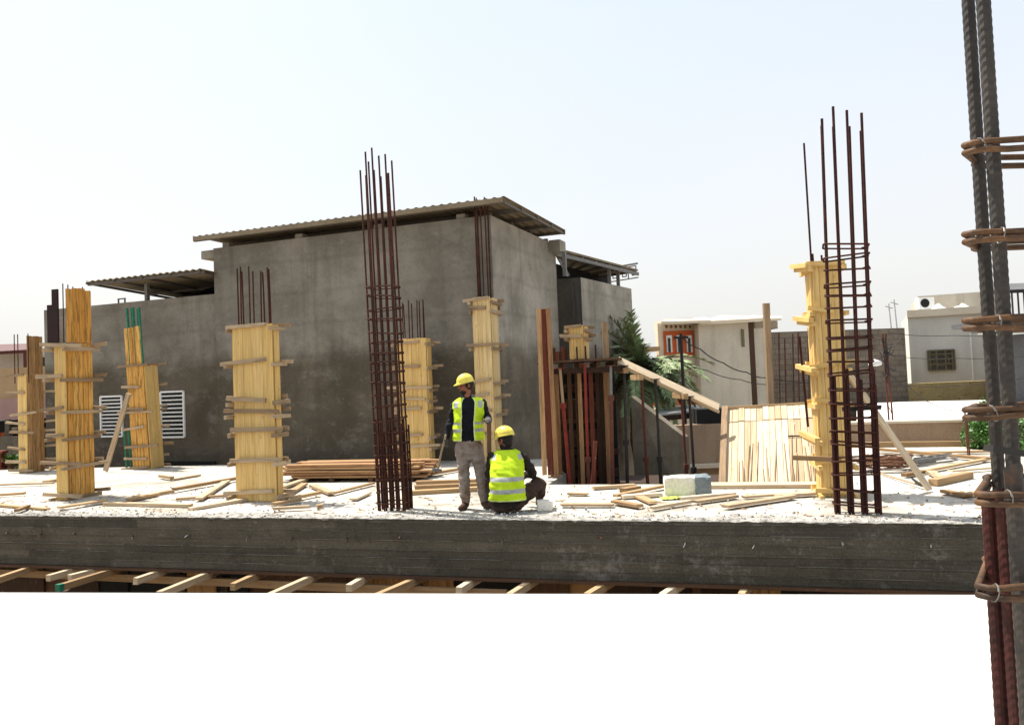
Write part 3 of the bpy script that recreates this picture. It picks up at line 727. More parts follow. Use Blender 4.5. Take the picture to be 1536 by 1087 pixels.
c0 = onplane(178, 462, A2 + WB*.3, WB); b = MB(); b.bar(XY(c0, ZE), XY(c0, ZE+.14), .03, .03, WB); b.bar(XY(c0 + UB*.22, ZE), XY(c0 + UB*.22, ZE+.14), .03, .03, WB); b.bar(XY(c0 - UB*.02, ZE+.15), XY(c0 + UB*.24, ZE+.15), .03, .03); b.build('roof_bracket', m_grysteel, bld)
# dark gap at the foot
MB().bar(XY(EL + UB*2.2 - WB*.09, -.12), XY(ER - UB*.1 - WB*.09, -.12), .04, .24).build('foot_gap_lining', m_dark, bld)
# louvres
for (x0, x1, y0, y1) in ((151, 184, 595, 654), (241, 277, 588, 655)):
    p00 = onplane(x0, y0, A2 - WB*.02, WB); p11 = onplane(x1, y1, A2 - WB*.02, WB)
    x0w = p00.dot(UB); x1w = p11.dot(UB); base = p00 - UB*p00.dot(UB); base.z = 0; zt_, zb_ = p00.z, p11.z
    root = bpy.data.objects.new('louvre_vent', None); 
    b = MB()
    def BX(a, z): q = base + UB*a; return V((q.x, q.y, z))
    w_ = .045
    b.bar(BX(x0w, zt_), BX(x1w, zt_), .05, w_); b.bar(BX(x0w, zb_), BX(x1w, zb_), .05, w_)
    b.bar(BX(x0w, zb_), BX(x0w, zt_), .05, w_, UB); b.bar(BX(x1w, zb_), BX(x1w, zt_), .05, w_, UB)
    fr_o = b.build('louvre_vent', m_white, bld)
    nsl = 11; sl_ = MB()
    for k in range(1, nsl):
        zz = zb_ + (zt_ - zb_)*k/nsl
        sl_.bar(BX(x0w + .03, zz), BX(x1w - .03, zz), .035, .030, (0, -.3, 1))
    s1 = sl_.build('slats', m_white, fr_o, loc=bld.location)
    bk = MB(); bk.bar(BX((x0w+x1w)/2, zb_) + WB*.014, BX((x0w+x1w)/2, zt_) + WB*.014, x1w - x0w - .05, .006, WB); bk.build('backing', m_dark, fr_o, loc=bld.location)
# annex on the right
Mend = Rf + WB*Ld
YA = Mend.y - .15; ac = D(871, 416, YA); ZAx = ac.z
ae = G(947, 433, ZAx); ac.z = ae.z = 0
afl = Mend - UB*.3
back = V((ae - ac)).normalized(); 
MB().prism([tuple(q[:2]) for q in (afl + WB*.02, ac, ae, ae - UB*3)], GZ, ZAx).build('annex_wall', m_plaster2, bld)
b = MB(); n_ = (ac - afl).normalized(); nn = V((n_.y, -n_.x, 0)); nn = nn if nn.y < 0 else -nn
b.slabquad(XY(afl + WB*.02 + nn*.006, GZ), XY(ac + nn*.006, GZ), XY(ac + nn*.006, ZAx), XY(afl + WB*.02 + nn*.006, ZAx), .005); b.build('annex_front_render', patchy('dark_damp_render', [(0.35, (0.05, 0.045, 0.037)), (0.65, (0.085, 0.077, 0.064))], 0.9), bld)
r0, r1 = D(826, 369, YA - .1), D(957, 404, YA + 2.9)
r2, r3 = r1 - UB*3.2 + WB*.3, r0 - UB*.6 + WB*3.2
r2.z = r1.z - .15; r3.z = r0.z - .1
b = MB(); b.slabquad(r0, r1, r2, r3, .05); b.build('annex_roof', m_roof, bld)
b = MB()
for k in range(7):
    f = (k+.2)/6.5; b.bar(r0.lerp(r1, f) - V((0, 0, .09)), r3.lerp(r2, f) - V((0, 0, .09)), .05, .07)
b.build('purlins', m_purl, bld)
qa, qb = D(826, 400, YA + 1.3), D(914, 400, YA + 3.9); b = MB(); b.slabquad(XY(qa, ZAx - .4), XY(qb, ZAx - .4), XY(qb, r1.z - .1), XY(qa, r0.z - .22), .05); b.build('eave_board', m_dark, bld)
b = MB(); b.bar(r0 - V((0, 0, .17)), r1 - V((0, 0, .14)), .06, .09); b.build('edge_beam', m_grysteel, bld)
for px, py in ((857, 414), (918, 427), (932, 430)):
    f = (px - 871)/(947 - 871); q = ac.lerp(ae, f) - UB*.12; MB().bar(XY(q, ZAx - .02), XY(q, r0.lerp(r1, .25 + .55*max(0, f)).z - .15), .09, .09, UB).build('roof_post', m_grysteel, bld)
MB().bar(D(853, 414, YA + .2), D(838, 388, YA + .1), .06, .06).build('brace', m_grysteel, bld)
# meander fascia
kl = D(886, 419, YA + 4.2); kr = D(957, 407, YA + 3.1); b = MB(); n_k = 5; hgt = .36
kd = (kr - kl)/n_k
def K(i, fx, fz): q = kl + kd*(i + fx); return q + V((0, 0, fz*hgt))
for i in range(n_k):
    path = [(0, -.5), (0, .5), (.8, .5), (.8, -.25), (.4, -.25), (.4, .12), (.55, .12)]
    for a_, c_ in zip(path[:-1], path[1:]): b.bar(K(i, *a_), K(i, *c_), .03, .045, (0, -1, 0))
    b.bar(K(i, 0, -.5), K(i, 1, -.5), .03, .045, (0, -1, 0))
b.build('meander_fascia', m_grysteel, bld)
MB().bar(kl + V((0, 0, .24)), kr + V((0, 0, .24)), .04, .05).build('fascia_rail', m_grysteel, bld)

# ------------------------------------------------------------------ stair formwork, middle
def prop(px, ytop, y, label, mat, px2=None, ybot=None, lower=None, collar=None):
    t = D(px, ytop, y); 
    if px2 is not None: bt = D(px2, ybot, y); k = (GZ - t.z)/(bt.z - t.z); bb = t + (bt - t)*k
    else: bb = V((t.x, y, GZ))
    r = thing('steel_prop', bb, label, 'prop', 'steel props of the stair formwork')
    zc = (collar if collar is not None else 0.2); k = (zc - bb.z)/(t.z - bb.z); c = bb.lerp(t, k)
    MB().tube([c, t], .024, 8).build('inner_tube', mat, r); MB().tube([bb, c], .03, 8).build('outer_tube', lower or mat, r)
    MB().tube([c - V((0, 0, .04)), c + V((0, 0, .05))], .05, 8).build('collar', lower or mat, r)
    MB().bar(t - V((.07, 0, .004)), t + V((.07, 0, -.004)), .14, .012).build('head_plate', lower or mat, r)
    MB().bar(bb + V((-.08, 0, .006)), bb + V((.08, 0, .006)), .16, .012).build('foot_plate', lower or mat, r)
    return r
YT = 13.4
pl, pr_ = D(812, 541, YT), D(925, 539, YT - .2)
tw = thing('stair_platform_form', V((pl.x + .6, YT, GZ)), 'dark timber shuttering tower carrying the stair landing, right of the seated worker', 'formwork')
b = MB(); n_ = 7
ZP = pl.z - .03
for k in range(n_):
    yy = YT + .02 + k*.2; b.bar(V((pl.x - .02 + rnd(-.05, .03), yy, ZP)), V((pr_.x + .05 + rnd(-.03, .08), yy - .1, ZP + .01)), .19, .035)
b.build('deck', m_brn, tw)
b = MB()
for k in range(5):
    x = pl.x + .1 + k*(pr_.x - pl.x - .1)/4; b.bar(V((x, YT + .0, ZP - .07)), V((x, YT + 1.3, ZP - .07)), .07, .09)
b.bar(V((pl.x, YT + .12, ZP - .16)), V((pr_.x + .12, YT + .05, ZP - .16)), .08, .09); b.build('bearers', m_brn, tw)
b = MB(); z = GZ + .3
while z < ZP - .3:
    hh = rnd(.06, .24); b.bar(V((pl.x + .22 + rnd(-.16, .10), YT + 1.0, z)), V((pr_.x - .0 + rnd(-.12, .12), YT + .9, z + rnd(-.03, .03))), .04, hh); z += hh + rnd(.0, .09)
b.build('board_wall', m_brn, tw)
MB().bar(V((pl.x + .75, YT + 1.08, GZ)), V((pl.x + .75, YT + 1.08, ZP - .14)), 1.2, .03, (0, 1, 0)).build('back_sheet', m_dark, tw)
b = MB(); z = GZ + .4
while z < ZP - .3:
    b.bar(V((pl.x + .06 + rnd(-.02, .02), YT + .1, z)), V((pl.x + .14, YT + 1.0, z + rnd(-.02, .02))), .05, .1); z += rnd(.17, .3)
b.build('side_battens', m_old, tw)
for (px, yb_, mt) in ((830, 720, m_old), (846, 728, m_brn), (857, 730, m_brn), (905, 728, m_brn), (916, 728, m_old), (899, 728, m_brn), (838, 726, m_lum), (868, 730, m_brn), (872, 730, m_lum), (889, 730, m_redb), (911, 729, m_lum)):
    t = D(px - 4, 548, YT + .25 + rnd(0, .5)); bb = D(px + 3, yb_, t.y); bb = t + (bb - t)*((GZ - t.z)/(bb.z - t.z))
    MB().bar(bb, V((t.x, t.y, ZP - .2)), .07, .05, (0, 1, 0)).build('upright', mt, tw)
for k in range(7):
    p = D(822 + k*4.5, 530 - 2*(k % 3), YT + .9); MB().bar(V((p.x, p.y, ZP)), V((p.x, p.y, p.z + rnd(0, .08))), .05, .03, (0, 1, 0)).build('upright', m_redb if k % 2 else m_brn, tw)
for px, yt in ((865, 520), (878, 519), (893, 517)):
    p = D(px, yt, YT + .05); MB().tube([V((p.x, p.y, ZP)), p], .014, 6).build('rebar', m_rustm, tw)
# tall two-batten board at the left of the tower
r = thing('shutter_board', D(830, 720, YT - .1), 'tall upright shutter of two pale battens and a dark red sheet beside the stair tower', 'board')
def upright(px0, y0, px1, y1, w_, th_, y, mat, nm, yo=0):
    MB().bar(D(px0, y0, y), D(px1, y1, y), w_, th_, (0, -1, 0), jag=.01).build(nm, mat, r)
upright(817, 712, 808, 463, .075, .06, YT - .25, m_lum, 'batten'); upright(835, 716, 822, 463, .075, .06, YT - .25, m_lum, 'batten'); upright(827, 712, 815, 464, .11, .03, YT - .2, m_redb, 'sheet')
t = D(907, 483, YT + .1); tag(MB().bar(V((t.x, t.y, ZP)), t, .1, .04, (0, 1, 0)).build('upright_plank', m_old, None, loc=t), 'short upright plank standing on the stair platform', 'plank')
prop(840, 552, YT - .05, 'slanting red steel prop at the left side of the stair tower', m_old, 850, 668, m_pred, 1.2)
prop(877, 545, YT - .08, 'bright red steel prop in the middle of the stair tower', m_pred, 881, 665, m_prust, .3)
t, bb = D(893, 662, YT - .5), D(888, 740, YT - .5); bb = t + (bb - t)*((GZ - t.z)/(bb.z - t.z))
tag(MB().bar(bb, t, .06, .06, (0, 1, 0)).build('timber_stud', m_redb, None, loc=bb), 'short reddish timber stud leaning at the front of the stair tower', 'stud')
prop(916, 548, YT - .1, 'grey and red steel prop at the right of the stair tower', m_grysteel, 918, 660, m_prust, 1.3)
prop(936, 548, YT, 'tall black steel prop right beside the stair tower', m_black, 941, 720, m_black, .55)
prop(962, 566, 13.9, 'rusty brown steel prop under the sloping plank, left pair', m_prust, 971, 715, m_prust, .2)
prop(983, 568, 13.4, 'black steel prop under the sloping plank, left pair', m_black, 991, 716, m_black, .25)
prop(1022, 592, 13.9, 'rusty brown steel prop under the sloping plank, right pair', m_prust, 1030, 712, m_prust, .05)
prop(1034, 594, 13.4, 'black steel prop under the sloping plank, right pair', m_black, 1041, 710, m_black, .05)
# sloping stair soffit
r = thing('stair_soffit_form', D(1000, 573, 13.6), 'pale sloping plank pair of the stair soffit running down from the platform', 'formwork')
p, q = D(927, 540, 13.5), D(1078, 611, 13.5)
for k in range(1): MB().bar(p + V((0, k*.19, k*.17)), q + V((0, k*.19, k*.17)), .15, .035, (0, -.68, .73), tint=.8 + .2*k).build('plank', m_pale, r)
MB().bar(p + V((0, -.02, -.075)), q + V((0, -.02, -.075)), .05, .03, (0, -.68, .73), tint=.5).build('edge_board', m_pale, r)
for px, py in ((958, 564), (1024, 592), (936, 554)): c0 = D(px, py, 13.5); MB().bar(c0 + V((0, -.25, -.02)), c0 + V((0, .7, -.02)), .08, .09).build('bearer', m_raw, r)
# sloping plank panel
r = thing('stair_deck_form', G(1160, 727, 0), 'wide sloping panel of pale upright planks for the lower stair flight', 'formwork')
bl, br_, tl_, tr_ = G(1086, 735, -.12), G(1240, 735, -.12), D(1090, 612, 14.2), D(1226, 604, 13.9)
n_ = 15
b1, b2 = MB(), MB()
nrm = (br_ - bl).cross(tl_ - bl).normalized()
for k in range(n_):
    f0, f1 = (k + .04)/n_, (k + .96)/n_
    q0, q1, q2, q3 = bl.lerp(br_, f0), bl.lerp(br_, f1), tl_.lerp(tr_, f1), tl_.lerp(tr_, f0)
    zz = nrm*rnd(-.006, .006); s_ = .80 + rnd(-.004, .004)
    b1.slabquad(q0 + zz, q1 + zz, q1.lerp(q2, s_) + zz, q0.lerp(q3, s_) + zz, .03)
    b2.slabquad(q0.lerp(q3, .812) + zz*2, q1.lerp(q2, .812) + zz*2, q2 + zz*2, q3 + zz*2, .03)
# swap uv so grain runs up the boards
for bb_ in (b1, b2): bb_.uv = [[(c[1], c[0]) for c in q] for q in bb_.uv]
b1.build('plank_deck', m_pale, r); b2.build('top_course', m_pale, r)
MB().bar(bl - V((.03, 0, 0)), tl_ - V((.03, 0, 0)), .1, .1, nrm).build('side_rail', m_old, r)
MB().bar(br_ + V((.03, 0, 0)), tr_ + V((.05, 0, 0)), .08, .1, nrm).build('side_rail', m_ypl, r)
MB().bar(tl_ - V((.05, 0, .0)), tr_ + V((.05, 0, .0)), .05, .05).build('top_rail', m_raw, r)
for k in range(20):
    f = rnd(.03, .97); p = bl.lerp(br_, f); q = tl_.lerp(tr_, f + rnd(-.08, .08)); L = rnd(.2, .62)
    MB().bar(p + nrm*.03, p.lerp(q, L) + nrm*.012, .012, .01).build('lath', m_old, r)
for x0, y0, x1, y1, in ((1175, 640, 1234, 640), (1155, 712, 1190, 690)):
    t0 = .7
p = bl.lerp(br_, .66).lerp(tl_.lerp(tr_, .66), .58); q = bl.lerp(br_, .99).lerp(tl_.lerp(tr_, .99), .58)
MB().bar(p + nrm*.02, q + nrm*.02, .02, .02).build('lath', m_dark, r)
# batten sticking out left of right column
p, q = G(1190, 736, .52), G(1250, 738, .52)
p, q = D(1190, 686, 10.35), D(1262, 689, 10.1)
tag(MB().bar(p, q, .05, .06, jag=.015).build('batten', m_raw, None, loc=p), 'pale batten sticking out sideways from the right boarded column', 'batten')
# post
t = D(1149, 455, 14.6); bb = D(1158, 640, 14.6); bb = t + (bb-t)*((GZ - t.z)/(bb.z - t.z))
tag(MB().bar(bb, t, .11, .09, (0, 1, 0)).build('timber_post', m_old, None, loc=bb), 'tall weathered timber post standing behind the sloping plank panel', 'post')

# ------------------------------------------------------------------ neighbours
def wallbox(bld_, name, px0, px1, ytop, y, zb, mat, depth=.25, yaw=0, P=None, ztop=None, parent=None):
    u, v = uv_dirs(yaw); p0 = D((px0+px1)/2, ytop, y) if P is None else P
    a_ = onplane(px0, ytop, p0, v); c_ = onplane(px1, ytop, p0, v); z1 = p0.z if ztop is None else ztop
    a_.z = c_.z = 0
    b = MB(); b.prism([tuple(q[:2]) for q in (a_, c_, c_ + v*depth, a_ + v*depth)], zb, z1)
    return b.build(name, mat, bld_), a_, c_, u, v, z1
def rect_on(name, x0, x1, y0, y1, P0, v, mat, parent, th=.05, out=.0):
    p, q = onplane(x0, y0, P0 - v*out, v), onplane(x1, y1, P0 - v*out, v); c_ = (p+q)/2; u = V((v.y, -v.x, 0)); wd = abs((q-p).dot(u)); hh = abs(p.z - q.z)
    return MB().bar(V((c_.x, c_.y, c_.z - hh/2)), V((c_.x, c_.y, c_.z + hh/2)), wd, th, v).build(name, mat, parent, loc=bld_loc(parent)), (p, q, u)
def bld_loc(o):
    while o.parent: o = o.parent
    return o.location
# low wall behind the stair (grey boundary wall) and brown wall
P = D(985, 640, 17.0); r = thing('boundary_wall', V((P.x, P.y, GZ)), 'grey rendered boundary wall with a sloping top behind the steel props', 'wall')
b = MB(); p0, p1, p2, p3 = D(946, 594, 17.4), D(1026, 655, 16.6), D(1026, 720, 16.6), D(946, 720, 17.4)
o_ = [V((p0.x, p0.y, GZ)), V((p1.x, p1.y, GZ)), p1, p0]; b.slabquad(*o_, .2); b.build('wall', m_plaster2, r)
P = D(1065, 636, 19.5); r = thing('boundary_wall', V((P.x, P.y, GZ)), 'tan boundary wall with a ledge, left of the sloping plank panel', 'wall')
wallbox(r, 'wall', 1010, 1110, 636, 19.5, GZ, m_brwall, .2); wallbox(r, 'ledge', 1010, 1110, 696, 19.3, D(1060, 702, 19.3).z, m_trim, .18)
# awning
r = thing('sheet_awning', D(1010, 620, 21), 'low grey sheet metal awning between the palm and the beige house', 'awning')
MB().slabquad(D(975, 622, 20.5), D(1052, 614, 20.5), D(1046, 607, 23), D(985, 612, 23), .05).build('sheet', m_galv, r)
MB().bar(D(978, 628, 20.6), D(1052, 622, 20.6), .3, .12).build('beam', m_brn, r)
for px in (985, 1045): t = D(px, 625, 20.7); MB().bar(V((t.x, t.y, GZ)), t, .08, .08, (0, 1, 0)).build('leg', m_grysteel, r)
p = D(1065, 623, 20); tag(MB().bar(p - V((.42, 0, 0)), p + V((.42, 0, 0)), .8, .36).build('air_cooler', m_dark, None, loc=p), 'dark boxy cooler unit beside the sheet awning', 'cooler')
# beige house
HY = 28.0; P = D(1085, 484, HY); r = thing('beige_house', V((P.x, P.y, GZ)), 'pale beige rendered house with an orange panel of white window surrounds', 'house')
wallbox(r, 'side_wall', 1047, 1122, 484, HY, GZ, m_beige, .8, -4); uH, vH = uv_dirs(-4)
wallbox(r, 'side_wall', 1128, 1156, 492, HY + .4, GZ, m_beige, 5, -4)
wallbox(r, 'drain_recess', 1119, 1130, 480, HY + .25, GZ, m_brn, .4, -4)
wallbox(r, 'front_wall', 986, 1050, 484, HY + .5, GZ, m_trim, .4, -4)
P2 = D(1015, 510, HY + .5)
rect_on('orange_panel', 995, 1047, 497, 533, P2, vH, m_orange, r, .06, .03)
for x in (1004, 1019, 1034):
    wn, _ = rect_on('window_surround', x - 4.6, x + 4.6, 503, 528, P2, vH, m_white, r, .05, .09)
    rect_on('pane', x - 2.3, x + 2.3, 507, 528, P2, vH, m_glass, wn, .04, .13)
for k in range(7): rect_on('dentil', 1000 + k*7 - 1.6, 1000 + k*7 + 1.6, 488, 492, P2, vH, m_bark, r, .05, .03)
rect_on('lower_wall_band', 958, 1047, 596, 606, P2, vH, m_orange, r, .06, .03)
wallbox(r, 'balcony', 962, 990, 520, HY - .2, D(970, 527, HY).z, m_tan, 1, -4)
b = MB(); z_ = D(1050, 479, HY).z
b.slabquad(D(992, 482, HY - .4), D(1066, 480, HY - .4), D(1060, 476, HY + 4), D(1000, 478, HY + 4), .1)
b.slabquad(D(1050, 482, HY - .3), D(1140, 477, HY - .3), D(1150, 474, HY + 5), D(1080, 473, HY + 5), .12)
b.slabquad(D(1128, 479, HY + 1.0), D(1172, 477, HY + 1.0), D(1172, 474, HY + 5), D(1128, 473, HY + 5), .08); b.build('roof_slab', m_trim, r)
wallbox(r, 'parapet', 1000, 1040, 477, HY + 3, D(1000, 486, HY).z, m_trim, 2, -4)
wallbox(r, 'roof_room', 1086, 1106, 478, HY + 1, D(1086, 488, HY + 1).z, m_white, 2, -4)
wallbox(r, 'roof_room', 1132, 1166, 477, HY + 2, D(1132, 494, HY + 2).z, m_beige, 2, -4)
rect_on('vent_slot', 1112, 1117, 494, 520, D(1085, 484, HY), vH, m_iron, r, .05, .03)
# grey block wall
r = thing('block_wall', D(1255, 560, 30), 'long grey concrete block wall between the beige and white houses', 'wall')
wallbox(r, 'wall', 1152, 1357, 495, 30.0, GZ, m_block, 3.5, -10)
# white house right
P = D(1421.5, 468, 33); r = thing('white_house', V((P.x, P.y, GZ)), 'two-storey white rendered house with a bronze grilled window', 'house')
u_, v_ = uv_dirs(24)
wallbox(r, 'wall', 1361, 1482, 468, 33, GZ, m_cream, 7, 24)
wallbox(r, 'upper_wall', 1376, 1500, 440, 36, 3.0, m_beige, 6, 24)
wn, (wp, wq, wu_) = rect_on('window', 1391, 1433, 526, 554, P, v_, m_glass, r, .05, .01)
b = MB()
for fx in (0, .08, .33, .66, .92, 1): c_ = wp.lerp(wq, 0) + wu_*((wq-wp).dot(wu_)*fx) - v_*.05; b.bar(V((c_.x, c_.y, wq.z)), V((c_.x, c_.y, wp.z)), .05, .04, v_)
for fz in (0, .2, .45, .7, 1): zz = wp.z + (wq.z-wp.z)*fz; c0, c1 = wp - v_*.06, wq - v_*.06; b.bar(V((c0.x, c0.y, zz)), V((c1.x, c1.y, zz)), .04, .05)
cc = (wp+wq)/2 - v_*.05; ring = [cc + wu_*cos(a*pi/8)*.28 + V((0, 0, sin(a*pi/8)*.24)) for a in range(17)]; b.tube(ring, .025, 5)
b.build('grille', m_iron, wn, loc=r.location)
rect_on('downpipe', 1456, 1459, 492, 572, P, v_, m_white, r, .09, .05)
rect_on('coping', 1360, 1484, 466, 469, P, v_, m_trim, r, .3, .02)
acu = D(1387, 455, 34.8); ro = thing('air_conditioner', acu, 'small white air conditioner on brackets on the white house roof wall', 'air conditioner')
MB().bar(acu - V((.33, 0, 0)), acu + V((.33, 0, 0)), .35, .5).build('casing', m_white, ro)
MB().tube([acu + V((-.08, -.18, 0)), acu + V((-.08, -.2, 0))], .19, 16).build('fan_grille', m_dark, ro)
b = MB()
for dx in (-.28, .28): b.bar(acu + V((dx, -.15, -.29)), acu + V((dx, .9, -.29)), .05, .05)
b.bar(acu + V((-.35, -.1, -.55)), acu + V((.35, -.1, -.55)), .05, .07); b.build('bracket', m_brn, ro)
for px, lab in ((1408, 'smaller crumpled white tarpaulin on the white house roof'), (1443, 'larger crumpled white tarpaulin on the white house roof')):
    c_ = D(px, 466, 33.8); b = MB(); nn_ = 14; sc_ = .42 if px < 1420 else .58
    for i in range(nn_+1):
        for j in range(nn_+1):
            x, y = (i/nn_-.5)*2, (j/nn_-.5)*2; h_ = max(0, 1 - (x*x+y*y)**.5)*.35 + .12*noise.noise(V((x*2.5 + px, y*2.5, 0)))*max(0, 1-max(abs(x), abs(y)))
            b.v.append(c_ + V((x*sc_, y*sc_, h_ - .03)))
    for i in range(nn_):
        for j in range(nn_): q = i*(nn_+1)+j; b.face((q, q+nn_+1, q+nn_+2, q+1))
    tag(b.build('tarpaulin', m_white, None, loc=c_, smooth=True), lab, 'tarpaulin')
# stone wall and lime roof
r = thing('stone_wall', D(1410, 585, 31), 'low wall clad in yellow rubble stone below the white house', 'wall')
wallbox(r, 'wall', 1354, 1490, 573, 31, GZ, m_stone, .3, -4)
zl = .25
r = thing('flat_roof_building', G(1410, 630, zl), 'low building with a bright white limewashed flat roof behind the brown parapet', 'building')
q = [G(1285, 642, zl), G(1560, 632, zl), G(1560, 598, zl), G(1285, 604, zl)]
b = MB(); b.prism([tuple(p[:2]) for p in q], GZ, zl); b.build('roof', m_lime, r)
wallbox(r, 'kerb', 1285, 1540, 627, 20.5, 0.2, m_lime, .2, 0)
# brown parapet
c0 = toST(G(1400, 668, 0))
r = thing('parapet_wall', ST(c0[0], c0[1], 0), 'low brown rendered parapet wall along the back of the slab on the right', 'wall')
p0 = ST(4.4, 8.95); zz = onplane(1400, 633, ST(c0[0], 8.95), W).z
MB().prism([tuple(ST(*q)[:2]) for q in ((4.4, 8.83), (11.9, 8.83), (11.9, 9.05), (4.4, 9.05))], -.6, zz).build('wall', m_brwall, r)
MB().bar(ST(4.35, 8.94, zz + .025), ST(11.95, 8.94, zz + .025), .28, .05).build('coping', m_trim, r)
# dark house at right edge
P = D(1510, 480, 26); r = thing('dark_grey_house', V((P.x, P.y, GZ)), 'dark grey house with a black railed balcony at the right picture edge', 'house')
wallbox(r, 'wall', 1482, 1640, 500, 26, GZ, m_dkwall, 5, 29)
wallbox(r, 'balcony_slab', 1478, 1640, 478, 25.6, D(1500, 488, 25.6).z, m_dkwall, 2, 0)
b = MB()
for k in range(14): p = D(1502 + k*9, 477, 25.8); b.bar(V((p.x, p.y, p.z)), V((p.x, p.y, p.z + .85)), .04, .04, (0, 1, 0))
b.bar(D(1498, 438, 25.8), D(1640, 432, 25.8), .06, .08); b.build('railing', m_black, r)
b = MB(); b.slabquad(D(1480, 436, 26.5), D(1660, 428, 26.5), D(1660, 420, 30), D(1490, 426, 30), .12); b.build('canopy', m_dkwall, r)
wallbox(r, 'ledge', 1480, 1640, 494, 25.7, D(1500, 500, 25.7).z, m_galv, .5, 0)
# left houses
P = D(45, 555, 25); r = thing('tan_house', V((P.x, P.y, GZ)), 'tan and dusty pink house with a dark shop opening at the left picture edge', 'house')
wallbox(r, 'upper_wall', -60, 130, 551, 25, D(40, 597, 25).z, m_tan, 4, 8); wallbox(r, 'pink_wall', -60, 130, 597, 24.9, D(40, 628, 24.9).z, m_pink, 4, 8)
wallbox(r, 'back_wall', -60, 130, 630, 26.5, GZ, m_dark, 1.5, 8); wallbox(r, 'low_wall', -60, 60, 655, 24.6, GZ, m_plaster2, .3, 8)
wallbox(r, 'low_wall', 52, 130, 655, 24.7, GZ, m_tan, .3, 8)
b = MB()
for px in (12, 48, 84): t = D(px, 629, 25.0); b.bar(V((t.x, t.y, GZ)), t, .14, .12, (0, 1, 0))
b.build('pillars', m_plaster2, r)
for k in range(8): p = D(rnd(0, 85), rnd(640, 652), 25.6); MB().bar(p - V((.25, 0, 0)), p + V((.25, 0, rnd(-.05, .05))), .3, rnd(.1, .2)).build('stored_box', random.choice([m_pale, m_tan, m_white, m_orange]), r)
P = D(45, 530, 32); r = thing('cream_house', V((P.x, P.y, GZ)), 'cream house with a small dark window behind the tan house at far left', 'house')
wallbox(r, 'wall', -80, 140, 524, 32, GZ, m_cream, 5, 8); rect_on('window', 61, 71, 536, 549, P, uv_dirs(8)[1], m_glass, r, .05, .05)
r = thing('shed_roof', D(10, 520, 30), 'maroon sheet roof of a shed at the far left behind the columns', 'roof')
MB().slabquad(D(-60, 530, 29), D(44, 524, 29), D(46, 515, 33), D(-60, 518, 33), .12).build('sheet', m_maroon, r)
for px in (-40, 38): t = D(px, 528, 29.1); MB().bar(V((t.x, t.y, GZ)), t, .1, .1, (0, 1, 0)).build('post', m_maroon, r)
r = thing('brick_stack', G(3, 702, 0), 'dark red stack of bricks at the left picture edge', 'bricks'); p = G(3, 703, 0)
for k in range(6):
    z_ = .035 + k*.075; MB().bar(p + V((-.5, 0, z_)), p + V((.06 + rnd(-.03, .03), 0, z_)), .24, .065).build('brick_course', m_redb, r)

# ------------------------------------------------------------------ vegetation
def palm(px, py, y):
    c = D(px, py, y); r = thing('palm_tree', V((c.x, c.y, GZ)), 'date palm with drooping grey-green fronds between the grey building and the beige house', 'palm tree')
    b = MB(); pts = [V((c.x + .12*sin(i*.5), c.y, GZ + (c.z - GZ)*i/14)) for i in range(15)]
    b.tube(pts, [.24 + .03*(i % 2) for i in range(15)], 10); b.build('trunk', m_bark, r)
    b = MB()
    for k in range(90):
        az = k*2.399 + rnd(-.2, .2); el = radians(rnd(-25, 82 if cos(az) < .15 else 40)); L = rnd(1.4, 2.25)
        d = V((cos(az)*cos(el), sin(az)*cos(el), sin(el))); pts = []; p = c.copy(); dd_ = d.copy(); n_ = 14
        for i in range(n_+1):
            pts.append(p.copy()); p += dd_*(L/n_); dd_ = (dd_ + V((0, 0, -.085 - .03*(1-sin(el))))).normalized()
        b.tube(pts, [.025*(1 - i/n_) + .006 for i in range(n_+1)], 5, mi=0)
        for i in range(2, n_+1):
            for jj in range(3):
                f = (i - rnd(0, 1)); i0 = max(0, min(n_-1, int(f))); q = pts[i0].lerp(pts[i0+1], f - i0) if f - i0 <= 1 else pts[i0]
                t_ = (pts[i0+1] - pts[i0]).normalized(); sd = t_.cross(V((0, 0, 1)))
                if sd.length < .05: sd = V((1, 0, 0))
                sd.normalize(); upv = sd.cross(t_)
                for s_ in (-1, 1):
                    ll = (.42 - .22*i/n_)*rnd(.8, 1.15); dr = (sd*s_*.8 + t_*.75 + upv*rnd(.05, .5) + V((0, 0, -.15))).normalized()
                    wv = t_.cross(dr).normalized()*.0 + t_*.030
                    o = len(b.v); b.v += [q - wv, q + dr*ll*.5 - wv*.9 + V((0, 0, .01)), q + dr*ll + V((0, 0, -.05*ll)), q + dr*ll*.5 + wv*.9, q + wv]
                    b.face((o, o+1, o+2, o+3, o+4), None, random.random(), 1)
    b.build('crown', [m_bark, m_leaf], r, fix=False)
palm(961, 558, 22.5)
